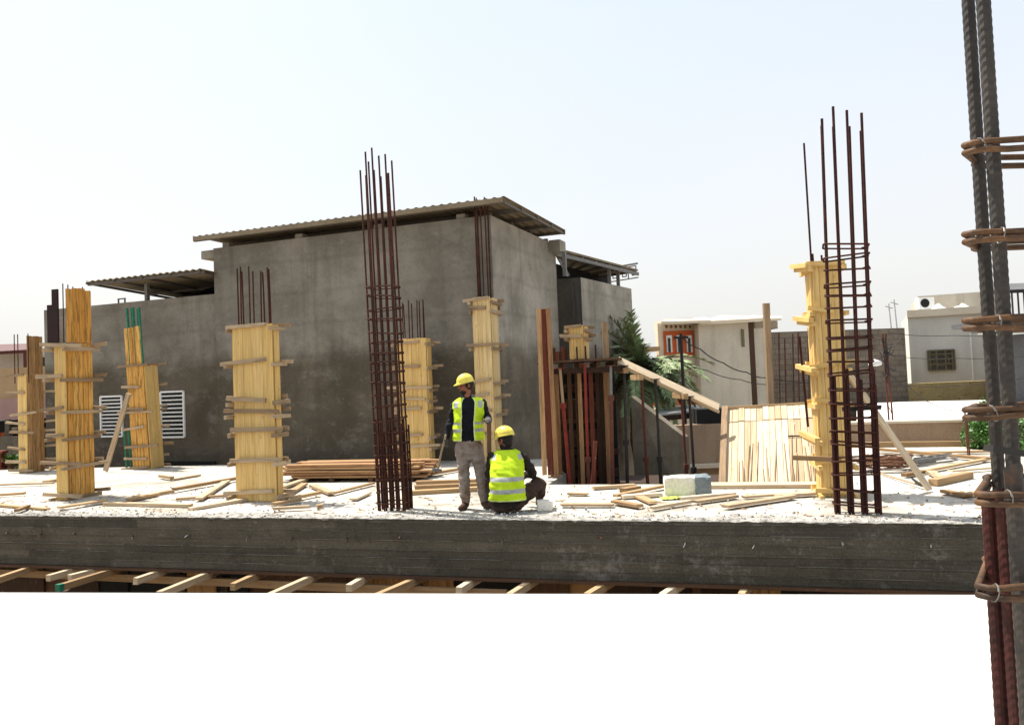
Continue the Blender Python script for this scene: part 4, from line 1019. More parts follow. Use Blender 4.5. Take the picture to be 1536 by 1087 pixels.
def shrub(cpx, cpy, y, rx, rz, n, label, gz=GZ):
    c = D(cpx, cpy, y); r = thing('shrub', V((c.x, c.y, gz)), label, 'shrub')
    b = MB()
    for k in range(6):
        e_ = c + V((rnd(-.6, .6)*rx, rnd(-.5, .5), rnd(-.2, .6)*rz)); b.tube([V((c.x + rnd(-.1, .1), c.y, gz)), V((c.x, c.y, c.z - rz*.6)), e_], [.06, .04, .012], 6)
    b.build('stem', m_bark, r)
    b = MB(); lob = [(V((rnd(-.75, .75)*rx, rnd(-.6, .6)*rx, rnd(-.7, .75)*rz)), rnd(.3, .5)) for _ in range(13)]
    for k in range(n):
        l, s_ = random.choice(lob); d = V((random.gauss(0, 1), random.gauss(0, 1), random.gauss(0, 1))).normalized()*(rnd(.5, 1)**.5)
        p = c + l + V((d.x*rx*s_, d.y*rx*s_, d.z*rz*s_))
        a_ = V((rnd(-1, 1), rnd(-1, 1), rnd(-.6, .6))).normalized(); q_ = a_.cross(V((rnd(-1, 1), rnd(-1, 1), rnd(-1, 1)))).normalized(); L = rnd(.05, .09)
        o = len(b.v); b.v += [p, p + a_*L*.5 + q_*L*.28, p + a_*L, p + a_*L*.5 - q_*L*.28]; b.face((o, o+1, o+2, o+3))
    b.build('leaves', m_leaf2, r, fix=False)
shrub(1494, 646, 15.2, .72, .58, 9000, 'bright green leafy shrub at the end of the brown parapet behind the near rebar cage', -.02)
shrub(18, 694, 19.8, .35, .2, 700, 'small weedy green plant at the foot of the columns at far left')

# ------------------------------------------------------------------ poles, wires
p = D(1326, 500, 19.5); r = thing('street_lamp', V((p.x, p.y, GZ)), 'slim lattice street lamp pole with a tangle of wires behind the right rebar cage', 'street lamp')
b = MB()
for dx in (-.07, .07): b.tube([V((p.x + dx + .12, p.y, GZ)), V((p.x + dx*.5, p.y, p.z))], .022, 6)
for k in range(18): z_ = GZ + (p.z - GZ)*k/18; s_ = 1 if k % 2 else -1; b.tube([V((p.x + .12 - .12*k/18 - .06*s_, p.y, z_)), V((p.x + .12 - .12*k/18 + .06*s_, p.y, z_ + .29))], .01, 5)
b.build('pole', m_prust, r)
b = MB(); l_ = D(1313, 547, 19.4); b.tube([V((p.x + .03, p.y, l_.z + .02)), l_ + V((.1, 0, .06)), l_], .015, 6); b.build('arm', m_grysteel, r)
b = MB(); b.tube([l_ + V((.14, 0, .03)), l_ + V((0, 0, .05)), l_ + V((-.16, 0, 0))], [.05, .09, .03], 10); b.build('lamp_head', m_white, r, smooth=True)
b = MB(); b.tube([V((p.x, p.y - .05, p.z - .1)), V((p.x, p.y - .05, p.z - 1.2))], .02, 5)
for k in range(16):
    q0 = V((p.x, p.y - .05, p.z - rnd(.2, 1.1))); q1 = q0 + V((rnd(-.3, .5), rnd(-.1, .1), rnd(-.3, .3))); b.tube([q0, (q0+q1)/2 + V((0, 0, -.08)), q1], .012, 4)
b.build('wire_tangle', m_wire, r)
def cable(pts, rad, label):
    # smooth sagging line through given points
    out = []
    for i in range(len(pts)-1):
        for k in range(10):
            f = k/10; out.append(pts[i].lerp(pts[i+1], f) - V((0, 0, 4*f*(1-f)*.05)))
    out.append(pts[-1]); tag(MB().tube(out, rad, 6).build('power_cable', m_wire, None, loc=pts[0]), label, 'cable')
cable([D(1022, 505, 20), D(1050, 523, 20), D(1085, 544, 20), D(1120, 558, 20), D(1150, 566, 20), D(1240, 574, 20), D(1330, 572, 19.6)], .015, 'thick black cable sagging across the beige house wall')
cable([D(1022, 540, 20.2), D(1060, 555, 20.2), D(1110, 569, 20.2), D(1160, 576, 20.2), D(1250, 566, 20.2), D(1330, 530, 19.7)], .011, 'thin grey cable sagging below the thick one in front of the beige house')
for ya, yb, lb in ((498, 496, 'upper'), (532, 530, 'middle'), (574, 560, 'lower')): cable([D(1330, ya, 19.5), D(1430, ya + 5, 19.8), D(1560, yb + 2, 20)], .008, lb + ' of the thin overhead wires crossing the white house')
cable([D(1362, 578, 19.6), D(1395, 604, 19.8), D(1440, 616, 20), D(1490, 608, 20)], .01, 'loose dark wire sagging over the white flat roof')
r = thing('utility_pole', V((D(1021, 500, 20).x, 20, GZ)), 'slim dark utility pole in front of the orange house panel', 'pole')
t = D(1021, 500, 20); MB().tube([V((t.x, 20, GZ)), t], [.06, .04], 8).build('shaft', m_black, r); MB().bar(t + V((-.18, 0, -.1)), t + V((.18, 0, -.1)), .05, .06).build('crossarm', m_black, r)
for px, yt, yb_, lab in ((1333, 455, 492, 'thin upright aerial above the grey block wall'), (1341, 449, 488, 'hooked aerial above the grey block wall, right of the thin one')):
    t, bb = D(px, yt, 31), D(px + 5, yb_, 31); r = thing('aerial', bb, lab, 'aerial', 'aerials above the block wall'); MB().tube([bb - V((0, 0, .6)), t], .025, 5).build('mast', m_galv, r)
    MB().bar(t + V((-.15, 0, -.1)), t + V((.15, 0, -.2)), .03, .03).build('element', m_galv, r)

# ------------------------------------------------------------------ lumber lying about
def plank(a, b_, label, w_=.09, th=.028, z=0.0, mat=None, z2=None, name='plank', group='loose planks scattered on the slab'):
    p, q = G(*a, 0), G(*b_, 0); p.z = z + th/2 + .006; q.z = (z if z2 is None else z2) + th/2 + .006
    o = MB().bar(p, q, w_, th, jag=.02).build(name, mat or m_raw, None, loc=(p+q)/2); return tag(o, label, 'plank', group)
PL = [
 ((-12, 731), (80, 728), 'long plank lying beside the foot of the orange-sided column, cut by the left edge'), ((-8, 746), (37, 743), 'grey sliver of plank at the left picture edge below the long plank'),
 ((-10, 759), (71, 766), 'plank slanting down to the right at the lower left corner of the slab'), ((25, 771), (42, 764), 'very short stick near the slab edge at far left'),
 ((88, 766), (159, 755), 'thin batten in front of the orange-sided column'), ((68, 725), (90, 721), 'short block plank just left of the orange-sided column foot'),
 ((200, 749), (261, 739), 'pale plank end to end with a longer one, left of the widest column'), ((261, 739), (355, 722), 'long pale plank running up to the widest column'),
 ((193, 753), (237, 744), 'thin sliver parallel to the pale planks left of the widest column'), ((159, 758), (286, 761), 'long level plank near the slab edge between the left two front columns'),
 ((264, 751), (359, 744), 'level batten touching the foot of the widest column on its left'), ((298, 753), (342, 724), 'steep thin batten crossing the planks left of the widest column'),
 ((286, 766), (368, 752), 'plank running under the widest column foot from the slab edge'), ((240, 718), (258, 721), 'tiny offcut in the clear area behind the left planks'),
 ((258, 721), (300, 714), 'short plank end to end with a tiny offcut in the clear area at left'), ((416, 737), (460, 722), 'plank leaning over others right of the widest column'),
 ((420, 752), (457, 729), 'steep plank right of the widest column foot'), ((411, 761), (450, 754), 'short thin plank near the edge right of the widest column'),
 ((411, 768), (465, 765), 'level sliver nearest the edge right of the widest column'), ((437, 753), (480, 744), 'thin dark batten right of the widest column'),
 ((474, 763), (484, 762), 'small square offcut standing alone near the slab edge'), ((469, 732), (498, 744), 'short plank falling to the right in front of the lumber stack'),
 ((498, 744), (560, 728), 'plank rising toward the tall rebar cage from the left'), ((530, 752), (552, 742), 'short sliver just left of the tall rebar cage foot'),
 ((642, 715), (690, 707), 'long thin stick behind the standing worker by the lumber stack end'), ((852, 743), (882, 744), 'short thin lath alone right of the seated worker'),
 ((889, 735), (953, 731), 'plank lying near the slab opening right of the seated worker'), ((923, 749), (1001, 733), 'dark thin bar-like batten pointing at the white block'),
 ((843, 761), (920, 761), 'level reddish plank near the slab edge right of the seated worker'), ((921, 757), (960, 764), 'short thick plank at the end of the level reddish plank'),
 ((933, 749), (991, 745), 'grey batten in front of the white block'), ((958, 748), (980, 758), 'short brown stick slanting down below the white block'),
 ((978, 767), (1035, 757), 'thin pale lath nearest the edge below the white block'), ((1021, 752), (1101, 745), 'batten running right from under the white block'),
 ((1042, 757), (1105, 748), 'second batten running right from the white block, nearer the edge'), ((1115, 749), (1223, 741), 'long plank in front of the sloping plank panel'),
 ((1087, 765), (1190, 749), 'long plank with a blunt end nearest the edge before the sloping panel'), ((1165, 748), (1223, 744), 'short dark plank by the foot of the right column'),
 ((1318, 678), (1482, 693), 'long pale plank slanting across the timber heap behind the right rebar cage'), ((1352, 683), (1486, 680), 'level pale plank at the back of the right timber heap'),
 ((1385, 711), (1484, 692), 'thick plank rising to the right over the right timber heap'), ((1425, 711), (1486, 706), 'level dark plank near the close rebar cage'),
 ((1356, 717), (1385, 712), 'short grey plank right of the wire coil'), ((1396, 712), (1412, 722), 'short pale stick crossing beside the foot of the long brace'),
 ((1415, 741), (1452, 748), 'thin bent lath lying alone on the bare slab at right'), ((1452, 746), (1478, 741), 'thin lath beside the close rebar cage on the bare slab'),
]
for i, (a_, b_, lab) in enumerate(PL):
    plank(a_, b_, lab, rnd(.07, .13), rnd(.025, .05), rnd(0, .035), random.choice([m_raw, m_raw, m_pale, m_old]))
plank((935, 741), (958, 737), 'small thick block of timber beside the plank near the opening', .12, .08)
plank((1400, 729), (1454, 717), 'thick rounded timber lying right of the foot of the long brace', .12, .09)
plank((1060, 731), (1236, 730), 'wide pale board along the foot of the sloping plank panel', .32, .05, mat=m_pale)
plank((1270, 671), (1500, 669), 'long brown squared timber lying along the foot of the brown parapet', .12, .1)
plank((1262, 690), (1400, 695), 'dark wide board in the timber heap behind the right rebar cage', .25, .03, mat=m_brn)
for k, (a_, b_, lab) in enumerate((((625, 727), (722, 724), 'topmost plank of the small pile behind the workers'), ((622, 734), (722, 730), 'middle plank of the small pile behind the workers'), ((618, 742), (722, 736), 'nearest plank of the small pile behind the workers'))):
    plank(a_, b_, lab, .14, .06, .0, m_raw)
# lumber stack
a_, b_ = G(424, 724), G(634, 722); a_.y -= .0
r = thing('lumber_stack', (a_ + b_)/2, 'long flat stack of reddish planks on bearers behind the tall rebar cage', 'lumber stack')
dl = (b_ - a_).normalized(); nl = V((-dl.y, dl.x, 0)); L = (b_-a_).length
for lay in range(5):
    b = MB()
    for k in range(7):
        off = nl*(.06 + k*.125 + rnd(-.02, .02)); e1, e2 = rnd(-.25, .2), rnd(-.3, .2)
        p = a_ + dl*e1 + off; q = b_ + dl*e2 + off; z_ = .095 + lay*.048
        b.bar(V((p.x, p.y, z_)), V((q.x, q.y, z_ + rnd(-.012, .012))), rnd(.09, .12), rnd(.03, .045))
    b.build('plank_layer', m_lum, r)
for f in (.08, .36, .64, .92): p = a_.lerp(b_, f); MB().bar(p - nl*.02 + V((0, 0, .035)), p + nl*.95 + V((0, 0, .035)), .08, .07).build('bearer', m_brn, r)
# long diagonal brace at right and at left
def brace(a_, ya, b_, lab, w_=.07, mat=m_pale):
    q = G(*b_, .03); p = D(*a_, ya); tag(MB().bar(q, p, w_, .05, (0, -1, .3)).build('brace', mat, None, loc=q), lab, 'brace')
brace((1274, 562), 10.7, (1394, 734), 'long pale timber brace leaning from the right boarded column down to the slab', .07, m_pale)
brace((193, 590), 17.6, (158, 706), 'timber brace leaning against the column with green rods', .1, m_old)
# white block, sacking and cloth
c_ = G(1030, 746); r = thing('white_block', c_, 'large white lump of block with a blue-grey sacking end, on the slab behind the planks', 'block')
def lumpy(lo, hi, name, mat, seed, amp, parent):
    bm = bmesh.new(); bmesh.ops.create_cube(bm, size=1); bmesh.ops.subdivide_edges(bm, edges=bm.edges, cuts=7, use_grid_fill=True)
    lo, hi = V(lo), V(hi)
    for v_ in bm.verts:
        c0 = v_.co.copy(); n_ = noise.noise(c0*3 + V((seed, 0, 0)))*amp + noise.noise(c0*9 + V((seed, 0, 0)))*amp*.4
        rd = max(0, c0.length - .62)*.35
        q = c0*(1 - rd); v_.co = V(((q.x + .5)*(hi.x-lo.x) + lo.x, (q.y+.5)*(hi.y-lo.y) + lo.y, (q.z+.5)*(hi.z-lo.z) + lo.z)) + c0*n_
    me = bpy.data.meshes.new(name); bm.to_mesh(me); bm.free(); me.materials.append(mat); 
    o = bpy.data.objects.new(name, me); COL.objects.link(o)
    if parent: o.parent = parent
    return o
lumpy((-.29, 0, 0), (.15, .34, .27), 'block', m_foam, 3, .03, r); lumpy((.12, -.05, 0), (.33, .3, .28), 'sacking', m_bag, 8, .03, r)
r.rotation_euler = (0, 0, -.15)
c_ = G(1015, 748); b = MB(); nn_ = 18
for i in range(nn_+1):
    for j in range(nn_+1):
        x, y = i/nn_-.5, j/nn_-.5; b.v.append(c_ + V((x*.42, y*.22, .012 + .05*abs(noise.noise(V((x*7, y*7, 2)))) )))
for i in range(nn_):
    for j in range(nn_): q = i*(nn_+1)+j; b.face((q, q+nn_+1, q+nn_+2, q+1))
tag(b.build('cloth', m_cloth, None, loc=c_, smooth=True), 'crumpled lime green cloth lying in front of the white block', 'cloth')
# wire coil
c_ = G(1345, 709); c_.y += .3; b = MB()
for k in range(26):
    R0 = rnd(.22, .36); tx, ty = rnd(-.12, .12), rnd(-.12, .12); ox, oy = rnd(-.06, .06), rnd(-.06, .06); pts = []
    for i in range(25): a_ = i/24*2*pi; pts.append(c_ + V((ox + R0*cos(a_)*1.15, oy + R0*sin(a_)*.9, .03 + .12*random.random()*.2 + .006*k + tx*R0*cos(a_) + ty*R0*sin(a_) + .03)))
    b.tube(pts, .008, 5)
tag(b.build('wire_coil', plain('rusty_binding_wire', (0.14, 0.065, 0.035), .7), None, loc=c_), 'tangled coil of rusty binding wire behind the right rebar cage', 'wire coil')
p, q = G(1366, 700), G(1428, 692); r = thing('rod_bundle', (p+q)/2, 'bundle of grey steel rods between the wire coil and the timber heap', 'rods')
for k in range(10): o_ = V((rnd(-.1, .1), rnd(-.15, .15), .02 + .012*k)); MB().tube([p + o_, q + o_ + V((rnd(-.1, .1), 0, 0))], .012, 6).build('rod', m_grysteel, r)
# long-handled tool lying right
p, q = G(1322, 713), G(1380, 733); r = thing('pickaxe', (p+q)/2, 'long thin-handled pick lying on the slab by the foot of the brace', 'tool')
MB().tube([p + V((0, 0, .03)), q + V((0, 0, .05))], .014, 6).build('handle', m_old, r)
b = MB(); b.tube([q + V((-.02, .16, .12)), q + V((0, 0, .06)), q + V((.07, -.16, .02))], [.014, .024, .012], 6); b.build('head', m_black, r)
# concrete block the seated man's foot rests by
c_ = G(818, 767); o = lumpy((-.1, 0, 0), (.1, .2, .13), 'concrete_block', m_foam, 5, .015, None); o.location = c_; tag(o, 'pale concrete block under the seated worker\'s right knee', 'block')
# rubble chips
b = MB()
for k in range(900):
    s_ = rnd(-10, 8); t_ = abs(random.gauss(0, .3)) + .03
    if k > 650: t_ = rnd(.3, 3)
    c_ = ST(s_, t_, .008); sz = rnd(.006, .022)
    o = len(b.v)
    for q in range(8): b.v.append(c_ + V(((q & 1) - .5, ((q >> 1) & 1) - .5, ((q >> 2) & 1) - .4))*sz*rnd(.7, 1.5))
    for f in ((0, 1, 3, 2), (4, 6, 7, 5), (0, 4, 5, 1), (2, 3, 7, 6), (0, 2, 6, 4), (1, 5, 7, 3)): b.face([o+i for i in f], None, .5, k % 2)
tag(b.build('rubble', [m_rub, m_foam]), 'small chips of concrete strewn along the slab edge', 'rubble', None, 'stuff')

b = MB()
for k in range(420):
    c_ = ST(rnd(-9, 8), abs(random.gauss(0, 1.3)) + .15, 0); s_, t_ = toST(c_)
    if t_ > 2.9: continue
    a_ = rnd(0, pi); L = rnd(.02, .10); d = V((cos(a_), sin(a_), 0))*L; z_ = V((0, 0, .008))
    b.bar(c_ + z_, c_ + d + z_ + V((0, 0, rnd(0, .01))), rnd(.006, .02), rnd(.004, .01))
tag(b.build('wood_chips', m_raw), 'tiny wood slivers and chips strewn over the pale slab', 'wood chips', None, 'stuff')
# ------------------------------------------------------------------ people
def ell(b, c, r, M=None, n=16, m=10):
    c = V(c); o = len(b.v); M = M or Matrix.Identity(3)
    for i in range(1, m):
        t = pi*i/m
        for k in range(n):
            a = 2*pi*k/n; b.v.append(c + M @ V((r[0]*sin(t)*cos(a), r[1]*sin(t)*sin(a), r[2]*cos(t))))
    b.v.append(c + M @ V((0, 0, r[2]))); b.v.append(c + M @ V((0, 0, -r[2])))
    T, B_ = len(b.v)-2, len(b.v)-1
    for i in range(m-2):
        for k in range(n): b.face((o+i*n+k, o+(i+1)*n+k, o+(i+1)*n+(k+1) % n, o+i*n+(k+1) % n))
    for k in range(n): b.face((T, o+k, o+(k+1) % n)); b.face((B_, o+(m-2)*n+(k+1) % n, o+(m-2)*n+k))
def loft(b, rings, n=24):
    o = len(b.v)
    for (z, cx, cy, rx, ry) in rings:
        for k in range(n):
            a = 2*pi*k/n; ca, sa = cos(a), sin(a); e_ = 0.82
            b.v.append(V((cx + rx*math.copysign(abs(ca)**e_, ca), cy + ry*math.copysign(abs(sa)**e_, sa), z)))
    for i in range(len(rings)-1):
        for k in range(n): b.face((o+i*n+k, o+i*n+(k+1) % n, o+(i+1)*n+(k+1) % n, o+(i+1)*n+k))
    b.face(tuple(o+k for k in range(n))[::-1]); b.face(tuple(o+(len(rings)-1)*n+k for k in range(n)))
class Body:
    def __init__(s): s.b = MB(); s.reg = []
    def limb(s, pts, rad, mi):
        pts = [V(p) for p in pts]; n = len(pts); P_, R_ = [], []
        # round ends
        d0 = (pts[0]-pts[1]).normalized(); d1 = (pts[-1]-pts[-2]).normalized()
        P_ += [pts[0] + d0*rad[0]*.9, pts[0] + d0*rad[0]*.6]; R_ += [rad[0]*.35, rad[0]*.8]
        for i in range(n):
            if 0 < i < n-1:
                a = pts[i].lerp(pts[i-1], .12); c = pts[i].lerp(pts[i+1], .12); P_ += [a, c]; R_ += [rad[i]*1.0, rad[i]*1.0]
            else: P_.append(pts[i]); R_.append(rad[i])
        P_ += [pts[-1] + d1*rad[-1]*.6, pts[-1] + d1*rad[-1]*.9]; R_ += [rad[-1]*.8, rad[-1]*.35]
        s.b.tube(P_, R_, 14)
        for i in range(n-1): s.reg.append((pts[i], pts[i+1], rad[i], rad[i+1], mi))
    def ell(s, c, r, mi, M=None):
        ell(s.b, c, r, M); s.reg.append((V(c), V(c), min(r), min(r), mi))
    def torso(s, rings, mi):
        loft(s.b, rings)
        for a, c in zip(rings[:-1], rings[1:]):
            for f in (-.5, 0, .5): s.reg.append((V((a[1]+a[3]*f, a[2], a[0])), V((c[1]+c[3]*f, c[2], c[0])), a[4], c[4], mi))
    def hand(s, wr, d, nrm, curl, mi, side=1, spread=.2):
        """palm along d, fingers bend towards nrm; thumb leaves the side of the palm"""
        wr, d, nrm = V(wr), V(d).normalized(), V(nrm).normalized(); ac = d.cross(nrm).normalized()*side; nrm = (nrm - d*nrm.dot(d)).normalized()
        M = Matrix((ac, d, nrm)).transposed()
        s.ell(wr + d*.05, (.043, .056, .018), mi, M); s.b.tube([wr - d*.02, wr + d*.03], [.03, .032], 12)
        for i, L in enumerate((.068, .078, .072, .056)):
            p = wr + d*(.088 - .004*abs(i-1)) + ac*(-.030 + i*.021); q = [p - d*.02, p]; dd = (d + ac*(i-1.5)*spread*.3).normalized()
            for sg, c_ in ((.46, curl*.8), (.31, curl*1.1), (.25, curl*.9)):
                R_ = Matrix.Rotation(-c_*side, 3, ac) if True else None
                dd = (dd*cos(c_) + nrm*sin(c_)); dd.normalize(); nn = nrm
                q.append(q[-1] + dd*(L*sg))
                nrm_l = nrm - dd*nrm.dot(dd)
            s.b.tube(q, [.010, .0098, .0094, .0086, .0074], 8); s.reg.append((q[0], q[-1], .009, .008, mi))
        p = wr + d*.035 - ac*.036; dt = (d*.7 - ac*.6 + nrm*.35).normalized(); q = [p + ac*.012, p, p + dt*.032]; dt = (dt + nrm*.5*curl + ac*.35).normalized(); q.append(q[-1] + dt*.028)
        s.b.tube(q, [.013, .0125, .011, .0085], 8); s.reg.append((q[0], q[-1], .012, .008, mi))
    def head(s, c, M, mi):
        c = V(c)
        def P(x, y, z): return c + M @ V((x, y, z))
        for cc, r in (((0, .012, .035), (.076, .096, .085)), ((0, -.028, -.035), (.060, .062, .085)), ((0, -.066, -.098), (.027, .027, .021)), ((0, -.084, .014), (.050, .018, .013)),
                      ((0, -.094, -.012), (.011, .016, .024)), ((0, -.104, -.028), (.015, .014, .012)), ((0, -.086, -.066), (.024, .013, .007)), ((0, -.084, -.078), (.021, .012, .007)),
                      ((.046, -.062, -.022), (.02, .02, .018)), ((-.046, -.062, -.022), (.02, .02, .018)),
                      ((.077, .012, -.012), (.010, .021, .032)), ((-.077, .012, -.012), (.010, .021, .032))):
            s.ell(P(*cc), r, mi, M)
    def build(s, mats, parent, vox=.0065):
        o = s.b.build('tmp_body', mats[0], None)
        md = o.modifiers.new('r', 'REMESH'); md.mode = 'VOXEL'; md.voxel_size = vox
        dg = bpy.context.evaluated_depsgraph_get(); me = bpy.data.meshes.new_from_object(o.evaluated_get(dg))
        bpy.data.objects.remove(o)
        me.materials.clear()
        for m in mats: me.materials.append(m)
        bm = bmesh.new(); bm.from_mesh(me)
        for _ in range(2): bmesh.ops.smooth_vert(bm, verts=bm.verts, factor=.5, use_axis_x=True, use_axis_y=True, use_axis_z=True)
        bm.normal_update()
        # cloth folds on the clothed regions
        regs = s.reg
        def region(p):
            best, bi = 1e9, 0
            for (a, c, ra, rb, mi) in regs:
                d = c - a; L2 = d.length_squared; t = 0 if L2 < 1e-9 else max(0, min(1, (p-a).dot(d)/L2))
                ds_ = (p - a - d*t).length - (ra + (rb-ra)*t)
                if ds_ < best: best, bi = ds_, mi
            return bi
        vm = {}
        for v_ in bm.verts:
            k = region(v_.co); vm[v_.index] = k
            if k in s.fold:
                q = v_.co; v_.co = q + v_.normal*(.017*noise.noise(V((q.x*7, q.y*7, q.z*13))) + .011*noise.noise(V((q.x*16, q.y*16, q.z*26))))
        for f in bm.faces: 
            ks = [vm[v_.index] for v_ in f.verts]; f.material_index = max(set(ks), key=ks.count); f.smooth = True
        bm.to_mesh(me); bm.free(); me.name = 'body'
        ob = bpy.data.objects.new('body', me); COL.objects.link(ob); ob.parent = parent; return ob
def helmet(parent, c, M, sc=1.0):
    b = MB(); n, m = 40, 10; c = V(c); M = M*sc
    for i in range(m+1):
        e_ = pi/2*i/m
        for k in range(n):
            a = 2*pi*k/n; fx, fy = cos(a), sin(a)
            rg = 1 + .02*max(0, 1 - abs(fx)*7)*cos(e_*.6)
            b.v.append(c + M @ V((.112*fx*cos(e_)*rg, .137*fy*cos(e_)*rg, .125*sin(e_)**.9*rg)))
    for i in range(m):
        for k in range(n): b.face((i*n+k, i*n+(k+1) % n, (i+1)*n+(k+1) % n, (i+1)*n+k))
    b.face(tuple(m*n+k for k in range(n)))
    o = len(b.v)
    for k in range(n):
        a = 2*pi*k/n; fr = max(0, -sin(a))**1.5; b.v.append(c + M @ V(((.112 + .012)*cos(a)*(1+.06*fr), (.137 + .012 + .052*fr)*sin(a), -.012 - .012*fr)))
    for k in range(n): b.face((k, o+k, o+(k+1) % n, (k+1) % n))
    ob = b.build('helmet', m_hat, parent, smooth=True, loc=(0, 0, 0)); md = ob.modifiers.new('s', 'SOLIDIFY'); md.thickness = .004; md.offset = -1
    return ob
def vest(parent, rings, gap, front, stripes, name, seed, patch=None):
    """wrap round the torso; front = angle of the opening, gap = its half angle"""
    n = 72; nz = 46; b = MB(); z0, z1 = rings[0][0], rings[-1][0]
    def at(z):
        for a, c in zip(rings[:-1], rings[1:]):
            if a[0] <= z <= c[0]: f = (z-a[0])/(c[0]-a[0]); return [a[i] + (c[i]-a[i])*f for i in range(1, 5)]
        return rings[-1][1:]
    closed = gap <= 0
    for j in range(nz+1):
        z = z0 + (z1-z0)*j/nz; cx, cy, rx, ry = at(z)
        for i in range(n+1):
            a = front + gap + (2*pi - 2*gap)*i/n; ca, sa = cos(a), sin(a); e_ = .82
            p = V((cx + rx*math.copysign(abs(ca)**e_, ca), cy + ry*math.copysign(abs(sa)**e_, sa), z)); nr = V((ca, sa, 0))
            k = 1 - .6*j/nz
            p += nr*k*(.020*noise.noise(V((p.x*7 + seed, p.y*7, p.z*11 + p.x*9))) + .018*noise.noise(V((p.x*14 + p.z*16, p.y*20, p.z*22 + seed))))
            b.v.append(p)
    for j in range(nz):
        z = z0 + (z1-z0)*(j+.5)/nz
        for i in range(n):
            mi = 0
            for s0, s1 in stripes:
                if s0 <= z <= s1: mi = 1
            ia = min(i, n-1-i)
            if patch and z > patch[0] and z < patch[1] and patch[2] <= ia <= patch[3]: mi = 1
            if (not closed and ia < 1) or j == 0: mi = 2
            b.face((j*(n+1)+i, j*(n+1)+i+1, (j+1)*(n+1)+i+1, (j+1)*(n+1)+i), None, .5, mi)
    ob = b.build(name, [m_vest, m_refl, m_edge], parent, smooth=True, loc=(0, 0, 0)); md = ob.modifiers.new('s', 'SOLIDIFY'); md.thickness = .005; md.offset = 1
    return ob
def head_parts(parent, c, M, hair_front, beard):
    c = V(c)
    def P(x, y, z): return c + M @ V((x, y, z))
    b = MB()
    for sx in (-1, 1): ell(b, P(sx*.030, -.083, -.002), (.012, .008, .007), M, 10, 6)
    b.build('eyes', m_eye, parent, smooth=True, loc=(0, 0, 0))
    b = MB(); ell(b, P(0, .030, .012), (.083, .092, .095 if not beard else .085), M); ell(b, P(.078, -.012, .01), (.008, .02, .04), M); ell(b, P(-.078, -.012, .01), (.008, .02, .04), M)
    if not beard: ell(b, P(0, .055, -.055), (.066, .05, .06), M)
    if beard:
        ell(b, P(0, -.046, -.088), (.055, .052, .036), M); ell(b, P(0, -.094, -.056), (.025, .012, .006), M)
    b.build('hair', m_hair, parent, smooth=True, loc=(0, 0, 0))

# standing worker
pr = G(712, 763); st = thing('person', pr, 'standing worker in an open lime vest and yellow helmet looking left, hammer in one hand', 'person', 'building workers on the slab'); del st['_w']
B = Body(); B.fold = (1, 2)
SK, SH, TR, BO, GL = 0, 1, 2, 3, 4
tr = [(.86, -.055, .01, .165, .115), (.95, -.05, .01, .168, .118), (1.05, -.045, .005, .160, .115), (1.2, -.035, 0, .172, .120), (1.33, -.028, .01, .188, .118), (1.40, -.025, .02, .190, .105), (1.445, -.024, .03, .150, .085), (1.475, -.03, .03, .085, .07)]
B.torso(tr, SH)
B.torso([(.66, -.04, .01, .12, .09), (.74, -.045, .01, .168, .115), (.84, -.05, .01, .178, .122), (.92, -.05, .01, .165, .115)], TR)
B.limb([(-.135, .0, .82), (-.125, -.03, .44), (-.118, .015, .13)], [.100, .078, .064], TR)
B.limb([(.045, .0, .82), (.105, -.02, .44), (.128, .03, .13)], [.100, .080, .066], TR)
B.limb([(-.115, .05, .055), (-.13, -.04, .05), (-.175, -.13, .036)], [.045, .046, .036], BO); B.limb([(-.117, .02, .16), (-.116, .03, .07)], [.052, .05], BO)
B.limb([(.125, .06, .055), (.155, -.03, .05), (.215, -.11, .036)], [.045, .046, .036], BO); B.limb([(.13, .03, .16), (.128, .035, .07)], [.052, .05], BO)
B.limb([(-.205, .02, 1.385), (-.275, .035, 1.17), (-.325, -.01, .985)], [.062, .052, .038], SH)
B.limb([(.155, .02, 1.385), (.225, .05, 1.16), (.222, -.17, 1.185)], [.062, .053, .040], SH)
B.hand((-.335, -.02, .965), (-.22, -.15, -1), (.9, -.4, 0), .62, GL, side=-1)
B.hand((.224, -.20, 1.19), (.12, -1, -.12), (.1, -.1, -1), .75, GL, side=1)
B.limb([(-.03, .0, 1.42), (-.045, .01, 1.56)], [.056, .053], SK)
hc = V((-.060, .0, 1.635)); HM = Matrix.Rotation(radians(-62), 3, 'Z') @ Matrix.Rotation(radians(6), 3, 'X')
B.head(hc, HM, SK)
B.build([m_skin, m_shirt, m_trous, m_boot, m_glove], st)
head_parts(st, hc, HM, 0, True)
helmet(st, hc + V((0, 0, .046)), HM @ Matrix.Rotation(radians(4), 3, 'X'), .87)
vr = [(.905, -.045, .0, .205, .150), (1.0, -.045, .0, .198, .146), (1.12, -.042, 0, .190, .142), (1.25, -.033, 0, .198, .142), (1.35, -.028, .01, .208, .134), (1.405, -.025, .02, .206, .118), (1.445, -.024, .03, .170, .100), (1.468, -.026, .03, .115, .088)]
vest(st, vr, radians(19), radians(-90), [(1.02, 1.06), (1.11, 1.15)], 'vest', 2.0, (1.33, 1.42, 3, 9))
b = MB()   # shirt collar, open at the throat
for sx in (-1, 1): b.slabquad(V((-.032 + sx*.03, -.05, 1.425)), V((-.032 + sx*.10, -.045, 1.455)), V((-.032 + sx*.085, .01, 1.505)), V((-.032 + sx*.058, -.02, 1.49)), .007)
b.build('collar', plain('grey_blue_collar', (.06, .075, .11), .9), st, loc=(0, 0, 0))
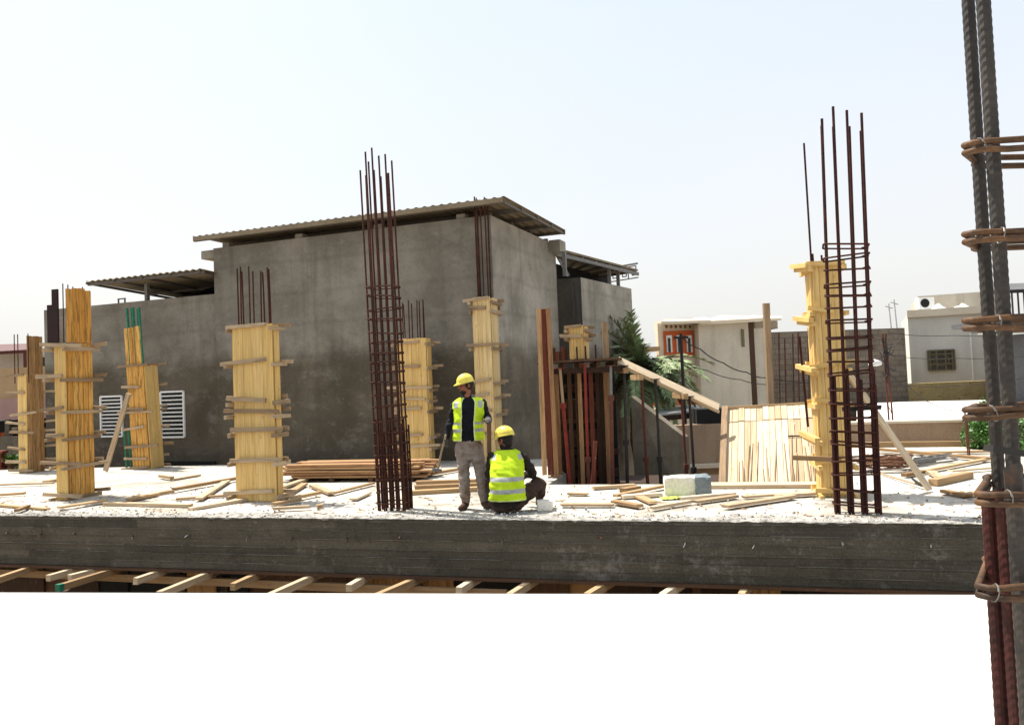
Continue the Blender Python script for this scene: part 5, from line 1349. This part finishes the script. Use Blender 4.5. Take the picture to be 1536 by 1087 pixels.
# hammer in the hand, stick under the other
hp = pr + V((-.362, -.065, .93)); hm = thing('hammer', hp, 'short wooden-handled hammer held low by the standing worker', 'hammer')
MB().tube([pr + V((-.335, -.055, 1.0)), pr + V((-.40, -.10, .78)), pr + V((-.455, -.12, .55))], [.014, .014, .016], 8).build('handle', m_old, hm)
b = MB(); e_ = pr + V((-.457, -.12, .545)); b.tube([e_ + V((-.065, -.02, .012)), e_ + V((-.01, 0, 0)), e_ + V((.05, .02, -.01))], [.024, .022, .016], 10); b.build('head', m_grysteel, hm)
sb_, st_ = pr + V((.205, -.10, .0)), pr + V((.245, -.285, 1.175))
tag(MB().bar(sb_, st_, .055, .04, (0, -1, 0)).build('wooden_stick', wood('dark_stick', (.12, .06, .03), (.2, .11, .06)), None, loc=sb_), 'upright brown stick that the standing worker rests a gloved hand on', 'stick')

# seated worker
pr = G(769, 768); si = thing('person', pr, 'worker squatting with his back to the viewer in a bright lime vest and yellow helmet', 'person', 'building workers on the slab'); del si['_w']
B = Body(); B.fold = (1, 2)
tr = [(.03, -.06, .0, .17, .12), (.10, -.06, -.01, .205, .155), (.2, -.06, -.025, .20, .15), (.4, -.055, -.02, .182, .135), (.58, -.05, .04, .190, .125), (.69, -.045, .085, .195, .11), (.75, -.045, .11, .155, .09), (.79, -.05, .13, .085, .07)]
B.torso(tr, SH)
B.torso([(.025, -.055, .0, .17, .12), (.08, -.055, -.005, .215, .16), (.15, -.055, -.01, .21, .155)], TR)
B.limb([(.07, .03, .14), (.24, .14, .26), (.375, .22, .345), (.37, .33, .18), (.35, .38, .09)], [.115, .098, .080, .066, .056], TR)
B.limb([(-.17, .03, .14), (-.24, .2, .26), (-.28, .36, .35), (-.24, .42, .18), (-.2, .44, .09)], [.115, .098, .080, .066, .056], TR)
B.limb([(.345, .36, .05), (.38, .44, .05), (.42, .53, .035)], [.045, .045, .035], BO); B.limb([(-.2, .42, .05), (-.2, .5, .05), (-.21, .6, .035)], [.045, .045, .035], BO)
B.limb([(.145, .085, .69), (.285, .13, .465), (.17, .36, .41)], [.068, .060, .042], SH)
B.limb([(-.235, .085, .69), (-.285, .13, .45), (-.14, .36, .41)], [.068, .060, .042], SH)
B.hand((.155, .385, .405), (-.6, .7, -.1), (0, .2, -1), .5, GL, side=-1); B.hand((-.125, .385, .405), (.6, .7, -.1), (0, .2, -1), .5, GL, side=1)
B.limb([(-.05, .12, .76), (-.06, .15, .87)], [.060, .056], SK)
hc = V((-.068, .155, .915)); HM = Matrix.Rotation(radians(-128), 3, 'Z') @ Matrix.Rotation(radians(8), 3, 'X')
B.head(hc, HM, SK)
B.build([m_skin, m_jack, m_dtrou, m_boot, m_skin], si)
head_parts(si, hc, HM, 0, False)
helmet(si, hc + V((0, 0, .048)), HM @ Matrix.Rotation(radians(3), 3, 'X'))
vr = [(.165, -.055, -.02, .235, .185), (.26, -.055, -.025, .225, .178), (.4, -.055, -.02, .212, .165), (.55, -.05, .03, .212, .155), (.66, -.046, .075, .216, .138), (.715, -.045, .095, .200, .118), (.755, -.045, .11, .165, .102), (.785, -.048, .125, .115, .088)]
vest(si, vr, radians(20), radians(90), [(.265, .315), (.405, .455)], 'vest', 9.0, (.66, .735, 22, 26))


for r in ROOTS:
    for k in ('_w', '_d'):
        if k in r: del r[k]
